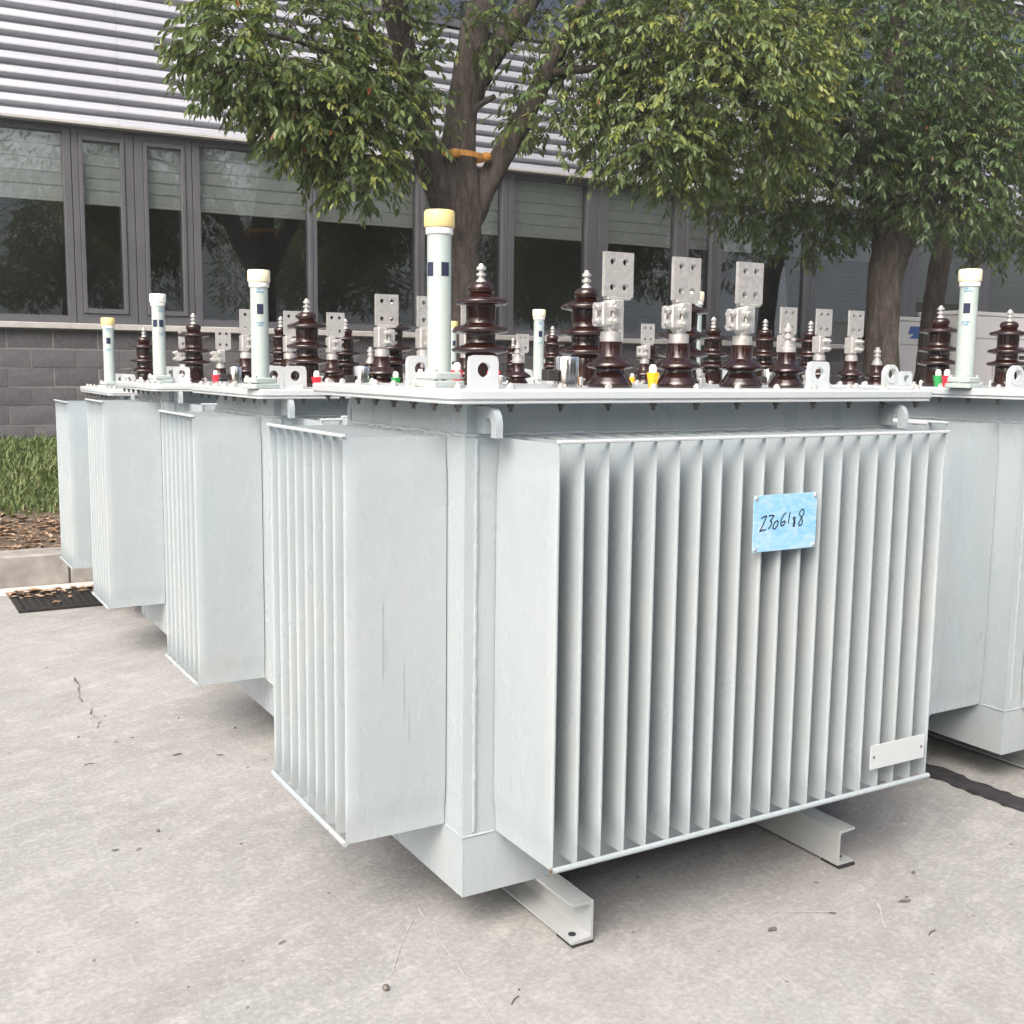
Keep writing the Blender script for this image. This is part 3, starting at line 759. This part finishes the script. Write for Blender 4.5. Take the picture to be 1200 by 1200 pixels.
# bank of soil and grass
b=MB(); nx=90; prof=[(5.53,.17),(5.75,.20),(6.3,.215),(6.9,.215),(7.4,.30),(8.2,.46),(9.0,.60),(9.55,.66)]
vs=[]
for i in range(nx+1):
    x=-20+44*i/nx
    for y,z in prof: vs.append((x,y+rr.uniform(-.03,.03),z+rr.uniform(-.02,.02)*(y>5.6)))
n=len(prof)
b.add(vs,[(i*n+j,(i+1)*n+j,(i+1)*n+j+1,i*n+j+1) for i in range(nx) for j in range(n-1)])
struct('planting_bank',b.mesh('planting_bank',M['soil'],80))
def bank_z(y):
    for (y0,z0),(y1,z1) in zip(prof,prof[1:]):
        if y<=y1: return z0+(z1-z0)*max(0,(y-y0))/(y1-y0)
    return prof[-1][1]
def grass():
    b=MB(); R=random.Random(5)
    for i in range(42000):
        if i<34000: x=R.uniform(-2.2,2.0)
        else: x=R.uniform(-8,16)
        y=7.0+2.45*R.random()**.9
        if R.random()<.0: continue
        edge=min(1,(y-6.95+R.uniform(-.1,.1))/.35)
        if R.random()>edge: continue
        z=bank_z(y)-.01; hgt=R.uniform(.04,.12)*(1.3 if R.random()<.2 else .9); a=R.uniform(0,2*pi); ln=R.uniform(.2,.9)*hgt; w=R.uniform(.005,.012)
        dx,dy=cos(a),sin(a); px,py=-dy*w,dx*w
        m=Vector((x+dx*ln*.35,y+dy*ln*.35,z+hgt*.65)); t=(x+dx*ln,y+dy*ln,z+hgt)
        b.add([(x+px,y+py,z),(x-px,y-py,z),(m.x-px*.8,m.y-py*.8,m.z),(m.x+px*.8,m.y+py*.8,m.z),t],[(0,1,2,3),(3,2,4)])
    return b.mesh('grass',M['grass'])
tag(obj('grass',grass(),None,kind='stuff'),'green tufted grass on the bank below the brick wall','grass')
def dry(R,x,y,z,s,b):
    a=R.uniform(0,6.28); c,sn=cos(a)*s,sin(a)*s; up=R.uniform(.1,.5)*s
    loc=[(-1,0,0),(-.3,.45,up),(.4,.38,up*.7),(1,0,up*1.2),(.4,-.38,up*.6),(-.3,-.45,up),(0,0,-.05*s)]
    b.add([(x+p[0]*c-p[1]*sn,y+p[0]*sn+p[1]*c,z+p[2]) for p in loc],[(0,6,1),(1,6,2),(2,6,3),(3,6,4),(4,6,5),(5,6,0)])
def litter():
    b=MB(); R=random.Random(9)
    for i in range(2600):
        x=R.uniform(-1.8,1.2) if i<1400 else R.uniform(-8,16); y=R.uniform(5.56,7.4); dry(R,x,y,bank_z(y)+R.uniform(-.005,.02),R.uniform(.02,.045),b)
    for i in range(70):
        dry(R,R.uniform(-.52,.4),5.06-.22*R.random()**2,.018,R.uniform(.015,.04),b)
    return b.mesh('leaf_litter',M['litter'])
tag(obj('leaf_litter',litter(),None,kind='stuff'),'brown litter of dead leaves behind the kerb','leaf litter')
R=random.Random(21)
for x,y,z,s in ((-.42,6.75,.235,.085),(-.22,6.85,.24,.075),(-.35,7.05,.25,.06),(-.05,6.6,.235,.06),(-.38,5.05,.02,.07),(-.30,4.98,.022,.05),(-.1,4.93,.02,.055),(.02,4.8,.02,.035),(-.2,4.78,.02,.03),(-.30,4.62,.02,.03)):
    b=MB(); dry(R,0,0,0,s,b)
    tag(obj('dry_leaf',b.mesh('dry_leaf',M['litter']),None,(x,y,z)),'large curled dry leaf '+('lying on the mulch behind the kerb' if y>5.5 else 'lying on the iron drain grate'),'dry leaf','dead leaves on the mulch' if y>5.5 else 'dead leaves on the drain')

# ------------------------------------------------------------------ factory building
B=thing('factory_building','long factory building with corrugated cladding over dark windows and a grey block wall','building',(0,9.5,0),(0,0,-.04))
PANES=[(-9.2,-7.0,0),(-6.8,-5.4,0),(-5.2,-4.8,1),(-4.6,-4.2,1),(-4.05,-1.9,0),(-1.75,-1.35,1),(-1.2,.58,0),(.73,1.14,1),(1.34,1.73,1),(1.89,3.04,0),(3.13,4.30,0),(4.40,5.39,0),(5.55,6.56,0),(6.87,7.90,0),(8.07,8.49,1),(8.65,10.13,0),(10.29,12.01,0),(12.27,13.54,0),(13.82,15.6,0),(15.8,17.6,0),(17.9,19.8,0),(20,22,0)]
ZS,ZH=1.832,3.70
def edge(i):
    a,b=PANES[i][:2]
    A=(PANES[i-1][1]+a)/2 if i else a-.1; Bv=(PANES[i+1][0]+b)/2 if i<len(PANES)-1 else b+.1
    return A+.003,Bv-.003
BL=random.Random(2)
for i,(a,b_,cas) in enumerate(PANES):
    A,Bx=edge(i); zb=1.98 if cas else 1.905; zt=3.60 if cas else 3.66
    m=MB(); m.cbox(A,-.03,ZS,a-.012 if cas else a,.10,ZH,.004); m.cbox(b_+(.012 if cas else 0),-.03,ZS,Bx,.10,ZH,.004)
    aa,bb=(a-.012,b_+.012) if cas else (a,b_)
    m.box(aa,-.027,ZS,bb,.10,zb-.05 if cas else zb); m.box(aa,-.027,zt+(.04 if cas else 0),bb,.10,ZH)
    f=obj('window',m.mesh('window',M['frame']),B)
    if cas:
        m=MB(); w=.05
        m.cbox(a-.01,-.045,zb-.048,a+w*.6,.03,zt+.038,.005); m.cbox(b_-w*.6,-.045,zb-.048,b_+.01,.03,zt+.038,.005)
        m.box(a+w*.6,-.042,zb-.046,b_-w*.6,.03,zb); m.box(a+w*.6,-.042,zt,b_-w*.6,.03,zt+.036)
        obj('sash',m.mesh('sash',M['frame']),f)
    obj('pane',MB().box(a-.005,.040,zb-.01,b_+.005,.046,zt+.01).mesh('pane',M['glass']),f)
    zbl=3.04+BL.uniform(-.01,.01)
    if i>=17: zbl=2.3+BL.uniform(0,.5)
    n=int((zt-zbl)/.105); m=MB(); vs=[]
    for k_ in range(n+1):
        z=zt+.02-(zt+.02-zbl)*k_/n; vs+=[(a-.02,.10,z),(b_+.02,.10,z),(a-.02,.118,z-.012),(b_+.02,.118,z-.012)]
    fs=[]
    for k_ in range(n):
        q=k_*4; fs+=[(q+2,q+3,q+5,q+4)] 
        fs+=[(q,q+1,q+3,q+2)]
    m.add(vs,fs); bo=obj('blind',m.mesh('blind',M['blind']),f)
    obj('bottom_rail',MB().cbox(a-.01,.096,zbl-.03,b_+.01,.122,zbl-.002,.004).mesh('bottom_rail',M['cap_w']),f)
# head, sill, cladding
obj('window_head',MB().box(-9.6,-.035,ZH,23,.16,3.80).mesh('window_head',M['frame']),B)
obj('sill',MB().cbox(-9.6,-.09,1.770,23,.14,1.830,.006).mesh('sill',M['sill']),B)
def clad(z0,z1,x0,x1):
    b=MB(); P_=.127; vs=[]; pr=[(0,-.098),(.03,-.0985),(.26,-.091),(.29,-.0885),(.32,-.0885),(.52,-.081),(.55,-.075),(.57,-.024),(.60,-.014),(.74,-.014),(.93,-.091)]
    zz=z0; n=0
    while zz<z1:
        for p,y in pr:
            z=zz+p*P_
            if z<=z1: vs+=[(x0,y,z),(x1,y,z)]; n+=1
        zz+=P_
    b.add(vs,[(2*i,2*i+1,2*i+3,2*i+2) for i in range(n-1)]); return b
xs=[-9.6,-7,-3.9,-1.9,1.10,4.1,7.1,10.1,13.1,16.1,19.1,23]
for i,(x0,x1) in enumerate(zip(xs,xs[1:])):
    obj('cladding_sheet',clad(3.755,5.21,x0,x1-.002).mesh('cladding_sheet',M['clad'],50),B,(0,-.0012*(i%2),0))
    obj('cladding_sheet',clad(6.90,9.63,x0,x1-.002).mesh('cladding_sheet',M['clad'],50),B,(0,-.0012*(i%2),0))
obj('drip_flashing',MB().cbox(-9.6,-.150,3.722,23,-.04,3.752,.004).mesh('drip_flashing',M['sill']),B)
obj('upper_sill',MB().cbox(-9.6,-.12,5.212,23,.10,5.262,.005).mesh('upper_sill',M['frame']),B)
up=[-9.5+1.45*i for i in range(23)]
for x0,x1 in zip(up,up[1:]):
    m=MB()
    m.box(x0,-.02,5.264,x0+.06,.08,6.84); m.box(x1-.06,-.02,5.264,x1-.002,.08,6.84); m.box(x0+.06,-.018,5.264,x1-.06,.08,5.33); m.box(x0+.06,-.018,6.78,x1-.06,.08,6.84)
    f=obj('upper_window',m.mesh('upper_window',M['frame']),B)
    obj('pane',MB().box(x0+.05,.03,5.32,x1-.05,.036,6.79).mesh('pane',M['glass']),f)
obj('upper_head',MB().box(-9.6,-.03,6.842,23,.10,6.895).mesh('upper_head',M['frame']),B)
# rooms behind the glass
rm=MB(); rm.box(-9.6,5.5,.5,23,5.6,9.5)
obj('back_wall',rm.mesh('back_wall',M['room']),B)
obj('room_floor',MB().box(-9.6,.2,.6,23,5.5,.7).mesh('room_floor',M['roomfloor']),B)
obj('room_ceiling',MB().box(-9.6,.17,3.9,23,5.5,4.1).mesh('room_ceiling',M['room']),B)
obj('roof',MB().box(-9.7,-.2,9.64,23.1,5.7,9.75).mesh('roof',M['clad']),B)
obj('end_wall',MB().box(-9.72,-.02,.3,-9.61,5.6,9.62).mesh('end_wall',M['plaster']),B); obj('end_wall',MB().box(23.01,-.02,.3,23.12,5.6,9.62).mesh('end_wall',M['plaster']),B)
obj('room_partition',MB().box(4.4,.25,.7,4.55,5.45,3.9).mesh('room_partition',M['room']),B)
for x in (2.35,8.2,12.1): obj('room_column',MB().box(x,.9,.7,x+.34,1.25,3.9).mesh('room_column',M['room']),B)
# block wall
bw=obj('block_wall',MB().box(-9.6,0,.0,23,.14,1.768).mesh('block_wall',M['mortar']),B)
BH,BWD=.186,.418
bms=[]
for q in range(3):
    R2=random.Random(q); m=MB(); nx_,nz_=5,4; w,h=BWD-.012,BH-.012; vs=[]
    for j in range(nz_):
        for i in range(nx_):
            e=(i in(0,nx_-1)) or (j in(0,nz_-1)); vs.append((w*i/(nx_-1),-.004 if e else -.009-.005*R2.random(),h*j/(nz_-1)))
    fs=[(j*nx_+i,j*nx_+i+1,(j+1)*nx_+i+1,(j+1)*nx_+i) for j in range(nz_-1) for i in range(nx_-1)]
    ring=[i for i in range(nx_)]+[j*nx_+nx_-1 for j in range(1,nz_)]+[(nz_-1)*nx_+i for i in range(nx_-2,-1,-1)]+[j*nx_ for j in range(nz_-2,0,-1)]
    o=len(vs); vs+=[(vs[i][0],.03,vs[i][2]) for i in ring]; nr=len(ring)
    fs+=[(ring[(i+1)%nr],ring[i],o+i,o+(i+1)%nr) for i in range(nr)]
    m.add(vs,fs); bms.append((m,m.mesh('brick',M['brick'],70)))
rest=MB(); R3=random.Random(6); cnt=0
for row in range(9):
    z=1.766-BH*(row+1)
    x=-9.6+(BWD/2 if row%2 else 0)
    while x<22.6:
        q=R3.randrange(3); dy=R3.uniform(-.004,.004)
        if -2.2<x<6.4 and row<7 and cnt<290: obj('brick',bms[q][1],bw,(x,dy,z)); cnt+=1
        else: rest.add([(p[0]+x,p[1]+dy,p[2]+z) for p in bms[q][0].v],bms[q][0].f)
        x+=BWD
obj('bricks',rest.mesh('bricks',M['brick'],70),bw,kind='stuff')

# ------------------------------------------------------------------ cabinets by the wall
def cabinet(label,x,y,w,d,h,z0,grille,logo):
    c=thing('equipment_cabinet',label,'cabinet',(x,y,z0))
    obj('body',MB().cbox(0,0,.06,w,d,h-.06,.008).mesh('body',M['white_metal']),c)
    obj('top_panel',MB().cbox(-.015,-.015,h-.058,w+.015,d+.015,h,.008).mesh('top_panel',M['white_metal']),c)
    obj('plinth',MB().box(.03,.03,-.3,w-.03,d-.03,.058).mesh('plinth',M['iron']),c)
    nd=max(1,int(round(w/.75)))
    for i in range(nd):
        dr=obj('door',MB().cbox(.012+i*w/nd,-.022,.08,(i+1)*w/nd-.012,-.002,h-.40,.005).mesh('door',M['white_metal']),c)
        obj('handle',MB().cbox((i+1)*w/nd-.09,-.05,h*.52,(i+1)*w/nd-.065,-.023,h*.60,.004).mesh('handle',M['zinc']),dr)
    obj('fascia',MB().cbox(.012,-.020,h-.38,w-.012,-.002,h-.075,.005).mesh('fascia',M['white_metal']),c)
    if logo: obj('emblem',MB().prism([(0,0),(.30,0),(.40,.17),(.02,.17),(-.02,.06),(.10,.06)],(.16,-.0205,h-.30),(1,0,0),(0,0,1),(0,-1,0),.002).mesh('emblem',M['logo']),c,label='dark blue slanted emblem')
    if grille:
        gx=grille; m=MB().box(gx,-.0235,.95,gx+.62,-.0225,1.42)
        g=obj('grille',m.mesh('grille',M['dark']),c)
        for i in range(6): obj('slat',cached('gsl',lambda: MB().cbox(0,-.036,0,.62,-.0245,.022,.003).mesh('slat',M['white_metal'])),g,(gx,0,.965+i*.083))
        for i in range(4): obj('slat_post',cached('gsp',lambda: MB().cbox(0,-.034,.955,.018,-.026,1.415,.003).mesh('slat_post',M['white_metal'])),g,(gx+.01+i*.194,0,0))
cabinet('white metal cabinet with a dark blue emblem, behind the leaning tree trunk',11.33,8.45,.98,.6,1.80,.42,None,True)
cabinet('wide white metal cabinet with a black louvred grille, at the right edge',12.42,8.35,2.6,.7,1.92,.42,.95,False)

# ------------------------------------------------------------------ trees
LIMBS_A = [
  [ (3.30,6.30,1.07,0.200), (3.28,6.30,2.18,0.168), (3.26,6.30,2.75,0.200), (3.29,6.35,3.46,0.138), (3.42,6.40,4.12,0.125), (3.62,6.50,4.88,0.120), (3.53,6.50,6.09,0.060) ],
  [ (3.18,6.30,2.71,0.130), (3.04,6.28,2.97,0.118), (2.90,6.25,3.30,0.112), (2.76,6.15,3.74,0.100), (2.55,6.00,4.16,0.100), (2.29,5.80,4.92,0.060) ],
  [ (3.37,6.30,2.72,0.120), (3.55,6.25,3.09,0.100), (3.79,6.20,3.50,0.095), (4.00,6.10,3.96,0.080), (4.20,5.90,4.43,0.060), (4.67,5.60,5.15,0.035) ],
  [ (3.37,6.36,3.69,0.110), (3.62,6.40,4.12,0.105), (4.01,6.50,4.59,0.090), (4.71,6.70,5.58,0.060) ],
  [ (3.34,6.30,3.46,0.035), (3.38,6.25,3.61,0.030), (3.55,6.20,3.73,0.022) ],
  [ (2.93,6.25,3.20,0.040), (2.44,6.00,3.57,0.030), (1.83,5.70,3.73,0.020), (1.32,5.50,3.72,0.012) ],
  [ (2.77,6.15,3.64,0.045), (2.26,5.90,4.02,0.030), (1.61,5.60,4.25,0.020) ],
  [ (4.00,6.10,3.96,0.040), (4.25,5.70,3.95,0.030), (4.82,5.50,4.05,0.020), (5.49,5.40,4.09,0.012) ],
]
CROWN_A = [  # centre, radii, sprays, young share
  (1.51,5.70,3.71, 0.61,0.54,0.46, 270,0.20),
  (1.11,5.60,3.63, 0.28,0.29,0.30, 70,0.20),
  (1.96,5.70,3.29, 0.47,0.42,0.38, 190,0.28),
  (2.05,5.60,2.95, 0.23,0.22,0.22, 60,0.30),
  (1.63,5.60,3.29, 0.32,0.30,0.28, 80,0.20),
  (2.44,6.00,3.82, 0.32,0.39,0.47, 75,0.15),
  (2.61,5.90,3.44, 0.18,0.26,0.34, 30,0.10),
  (3.12,6.00,4.25, 0.36,0.30,0.24, 22,0.10),
  (3.80,6.00,4.33, 0.38,0.35,0.32, 36,0.12),
  (3.96,5.90,3.60, 0.34,0.30,0.25, 48,0.35),
  (4.30,5.70,4.02, 0.41,0.42,0.43, 100,0.28),
  (5.21,5.30,3.96, 0.99,0.79,0.58, 440,0.45),
  (4.58,5.40,3.45, 0.56,0.48,0.39, 190,0.35),
  (5.71,5.40,3.58, 0.64,0.55,0.45, 200,0.30),
  (6.03,5.30,4.26, 0.48,0.47,0.45, 120,0.35),
  (4.90,5.50,4.38, 0.84,0.60,0.36, 200,0.25),
  (5.04,5.50,3.16, 0.27,0.25,0.22, 50,0.40),
  (1.86,5.90,5.04, 1.12,0.87,0.63, 220,0.10),
  (4.08,6.30,6.42, 1.83,1.39,0.94, 320,0.10),
  (5.41,5.60,5.30, 1.40,1.03,0.67, 260,0.20),
]
LIMBS_B = [
  [ (8.56,6.30,0.94,0.200), (8.53,6.30,2.34,0.178), (8.60,6.30,2.85,0.200), (8.56,6.35,3.71,0.130), (8.64,6.40,4.80,0.100), (8.63,6.40,6.45,0.050) ],
  [ (8.56,6.30,2.71,0.130), (8.31,6.30,3.37,0.090), (7.76,6.25,3.96,0.070), (7.02,6.10,4.58,0.040) ],
  [ (8.69,6.30,2.76,0.150), (9.04,6.30,3.22,0.120), (9.45,6.20,3.83,0.090), (9.82,6.00,4.70,0.060) ],
  [ (8.38,6.30,3.24,0.050), (7.78,6.60,3.45,0.035), (7.00,6.80,3.32,0.020) ],
]
CROWN_B = [  # centre, radii, sprays, young share
  (8.43,6.20,4.55, 1.43,1.17,0.91, 760,0.05),
  (8.51,6.80,3.59, 1.51,1.04,0.57, 380,0.02),
  (7.00,6.80,3.32, 0.59,0.51,0.43, 110,0.02),
  (7.82,6.80,3.00, 0.61,0.42,0.22, 70,0.02),
  (8.83,5.70,3.64, 0.89,0.81,0.72, 360,0.12),
  (9.81,5.80,3.00, 0.45,0.37,0.28, 70,0.08),
  (7.58,6.00,4.40, 0.63,0.70,0.77, 170,0.05),
  (10.11,6.00,4.83, 1.10,1.08,1.05, 430,0.08),
  (8.61,6.40,6.70, 2.47,1.87,1.27, 520,0.05),
  (11.16,6.20,3.66, 0.75,0.78,0.82, 160,0.05),
  (7.40,5.90,3.70, 0.54,0.46,0.38, 90,0.05),
]
LIMBS_C = [
  [ (10.72,7.50,0.86,0.145), (10.77,7.50,1.63,0.138), (10.86,7.50,2.62,0.130), (11.01,7.50,3.49,0.125), (11.08,7.50,4.88,0.110), (10.98,7.50,6.92,0.050) ],
]
CROWN_C = [  # centre, radii, sprays, young share
  (11.39,7.80,4.97, 1.53,1.27,1.01, 240,0.03),
  (11.45,7.60,6.83, 1.95,1.52,1.09, 240,0.03),
  (12.89,7.80,4.25, 0.75,0.73,0.71, 80,0.03),
]

LEAFV=[(0,0,0),(.22,.38,.05),(.22,-.38,.05),(.50,.50,.04),(.50,-.50,.04),(.78,.30,-.03),(.78,-.30,-.03),(1,0,-.12),(.28,0,-.03),(.64,0,-.05)]
LEAFF=[(0,8,1),(0,2,8),(1,8,9,3),(8,2,4,9),(3,9,5),(9,4,6),(5,9,7),(9,6,7)]
leaf_proto={k:MB().add([(x*.1,y*.042,z*.1) for x,y,z in LEAFV],LEAFF).mesh('leaf',M[k]) for k in ('leaf','leaf_dark','leaf_young','leaf_red')}
def frame(d, up):
    d=d.normalized(); s=up.cross(d)
    if s.length<1e-4: s=Vector((1,0,0))
    s=s.normalized(); n=d.cross(s); return d,s,n
def tree(name,label,limbs,crown,seed,nparts=280,base_leaf='leaf'):
    R=random.Random(seed); random.seed(seed)
    base=limbs[0][0]; root=thing(name,label,'tree',(base[0],base[1],.2),group='camphor trees along the building')
    b0=Vector((base[0],base[1],.2))
    for k,l in enumerate(limbs):
        pts=[Vector(p[:3])-b0 for p in l]; rad=[p[3] for p in l]
        if k==0: pts=[Vector((pts[0].x,pts[0].y,-.05)),Vector((pts[0].x,pts[0].y,.15))]+pts; rad=[rad[0]*1.5,rad[0]*1.15]+rad
        P2=[];R2=[]
        for i in range(len(pts)-1):
            ns=5
            for j in range(ns):
                t=j/ns; p0=pts[max(i-1,0)];p1=pts[i];p2=pts[i+1];p3=pts[min(i+2,len(pts)-1)]
                q=.5*((2*p1)+(p2-p0)*t+(2*p0-5*p1+4*p2-p3)*t*t+(3*p1-p0-3*p2+p3)*t**3)
                P2.append(q+Vector((R.uniform(-1,1),R.uniform(-1,1),0))*rad[i]*.05); R2.append(rad[i]+(rad[i+1]-rad[i])*t)
        P2.append(pts[-1]);R2.append(rad[-1])
        obj('trunk' if k==0 else 'limb',MB().tube(P2,R2,14 if rad[0]>.08 else 7,jit=.16 if rad[0]>.08 else .1).mesh('trunk' if k==0 else 'limb',M['bark'],70),root)
    fol=MB(); tw=MB(); cand=[]
    for (cx,cy,cz,rx,ry,rz,n,yg) in crown:
        c=Vector((cx,cy,cz))-b0
        for s in range(int(n*1.5)):
            while True:
                v=Vector((R.uniform(-1,1),R.uniform(-1,1),R.uniform(-1,1)))
                if .05<v.length<1: break
            rr_=v.length**.45; v=v.normalized()*rr_*R.choice((1,1,1,.9,1.12))
            p=c+Vector((v.x*rx,v.y*ry,v.z*rz))
            out=Vector((v.x,v.y,v.z*.4)); d=(out.normalized()*.7+Vector((R.uniform(-1,1),R.uniform(-1,1),R.uniform(-.9,.25)))*.8).normalized()
            tl=R.uniform(.16,.32); young=R.random()<yg*(1.5 if v.z>.0 else .75)*(1.2 if v.y<0 else .5)
            end=p+d*tl+Vector((0,0,-.05)); mid=p+d*tl*.5
            if R.random()<.55: tw.tube([p-d*.12,mid,end],[.004,.003,.0015],3,caps=False)
            nl=R.randint(7,11)
            for j in range(nl):
                t=.2+.8*(j+R.random()*.6)/nl; q=p+d*tl*t+Vector((0,0,-.05*t*t)); sd_=1 if j%2 else -1
                f,sv,nv=frame(d,Vector((0,0,1)))
                ld=(f*(.35+.5*t)+sv*sd_*R.uniform(.4,1.0)+Vector((R.uniform(-.3,.3),R.uniform(-.3,.3),R.uniform(-1.35,.0))))
                up=(Vector((0,0,1))+Vector((R.uniform(-.6,.6),R.uniform(-.6,.6),0)))
                f,sv,nv=frame(ld,up); L_=R.uniform(.048,.098)*(.85 if young else 1); W_=L_*R.uniform(.36,.47)
                mat=Matrix(((f.x*L_/.1,sv.x*W_/.042,nv.x*L_/.1,q.x),(f.y*L_/.1,sv.y*W_/.042,nv.y*L_/.1,q.y),(f.z*L_/.1,sv.z*W_/.042,nv.z*L_/.1,q.z),(0,0,0,1)))
                mi=1 if young and j>nl*.3 else (2 if R.random()<.006 else 0)
                cand.append((mat,mi,q))
    vis=[(((q+b0)-CAM).length+R.random()*.9,i) for i,(m_,mi,q) in enumerate(cand) if (q+b0).z<4.7]
    vis.sort(); pick=set(i for _,i in vis[:nparts])
    for i,(mat,mi,q) in enumerate(cand):
        if i in pick:
            o=obj('leaf',leaf_proto[(base_leaf,'leaf_young','leaf_red')[mi]],root); o.matrix_local=mat
        else:
            fol.add([mat@Vector((x*.1,y*.042,z*.1)) for x,y,z in LEAFV],LEAFF,mi)
    obj('crown',fol.mesh('crown',[M[base_leaf],M['leaf_young'],M['leaf_red']]),root,kind='stuff')
    obj('twigs',tw.mesh('twigs',M['bark']),root,kind='stuff')
    return root
TA=tree('camphor_tree','forked camphor tree with an orange strap round its trunk, in front of the windows',LIMBS_A,CROWN_A,3)
TB=tree('camphor_tree','dense dark camphor tree with a thick trunk beside the white cabinet',LIMBS_B,CROWN_B,4,280,'leaf_dark')
TC=tree('camphor_tree','leaning camphor tree with a slim bare trunk in front of the white cabinet',LIMBS_C,CROWN_C,5,60,'leaf_dark')
# strap round the forked trunk
st=thing('strap','orange strap tied round the forked tree trunk below its crown','strap',(3.27,6.31,3.21))
ring=[(.205*cos(a),.225*sin(a),.008*sin(a*2)) for a in [2*pi*i/20 for i in range(21)]]
m=MB(); vs=[]
for x,y,z in ring: vs+=[(x,y,z-.022),(x*1.03,y*1.03,z-.022),(x*1.03,y*1.03,z+.022),(x,y,z+.022)]
m.add(vs,[(4*i+a,4*i+4+a,4*i+4+(a+1)%4,4*i+(a+1)%4) for i in range(20) for a in range(4)])
obj('band',m.mesh('band',M['strap']),st)
for x in (-.13,.17):
    obj('knot',MB().lathe([(.01,-.045),(.035,-.03),(.04,0),(.034,.03),(.01,.045)],10).mesh('knot',M['strap'],60),st,(x,-.17,.0),(0,1.45,0))

# ------------------------------------------------------------------ across the yard: what the dark windows mirror
def copy_tree(o, parent=None):
    c=o.copy(); COL.objects.link(c)
    if parent is not None: c.parent=parent
    for ch in o.children:
        if ch.name.split('.')[0] in ('leaf',): continue
        copy_tree(ch,c)
    return c
for src,x,y,rz,sc,lb in ((TB,-5.0,-10.5,2.4,1.25,'dense tree across the yard, mirrored in the left casement windows'),(TB,2.2,-12.0,.9,1.15,'dense tree across the yard, mirrored in the middle windows'),(TB,9.5,-11.5,4.0,1.2,'dense tree across the yard, mirrored in the right windows'),(TB,17,-12.5,3.0,1.2,'dense tree across the yard, mirrored in the far right windows')):
    c=copy_tree(src); c.location=(x,y,0); c.rotation_euler=(0,0,rz); c.scale=(sc,sc,sc); c['label']=lb; c['group']='trees across the yard'
W2=thing('warehouse','pale corrugated warehouse across the yard, mirrored in the dark windows','building',(-25,-24,0))
obj('wall',MB().box(0,-8,0,70,0,3.0).mesh('wall',M['plaster']),W2)
b=MB(); n=int(5.4/.2*8); vs=[]
for k_ in range(n+1):
    z=3.0+5.4*k_/n; y=.06+.03*cos(2*pi*(z-3)/.2); vs+=[(70,y,z),(0,y,z)]
b.add(vs,[(2*i,2*i+1,2*i+3,2*i+2) for i in range(n)])
obj('cladding',b.mesh('cladding',M['white_clad'],50),W2)
obj('upper_wall',MB().box(0,-8,3.0,70,0,8.4).mesh('upper_wall',M['plaster']),W2)
wm=MB().cbox(0,.0,1.0,3.2,.05,2.4,.01).mesh('window',M['darkglass'])
for i in range(14): obj('window',wm,W2,(1.5+i*4.8,0,0))

# ------------------------------------------------------------------ haze volume added to lift the dark tones
hz=obj('haze',MB().box(-62,-62,-1.2,62,62,12.5).mesh('haze',M['dark']),None,kind='stuff')
tag(hz,'thin haze volume added over the yard to lift dark tones','haze')
hm=bpy.data.materials.new('added_haze'); hm.use_nodes=True; ht=hm.node_tree; ht.nodes.clear()
ho=ht.nodes.new('ShaderNodeOutputMaterial'); hv=ht.nodes.new('ShaderNodeVolumePrincipled'); hv.inputs['Color'].default_value=(.95,.96,.97,1); hv.inputs['Density'].default_value=.0016
ht.links.new(hv.outputs[0],ho.inputs['Volume']); hz.data.materials[0]=hm
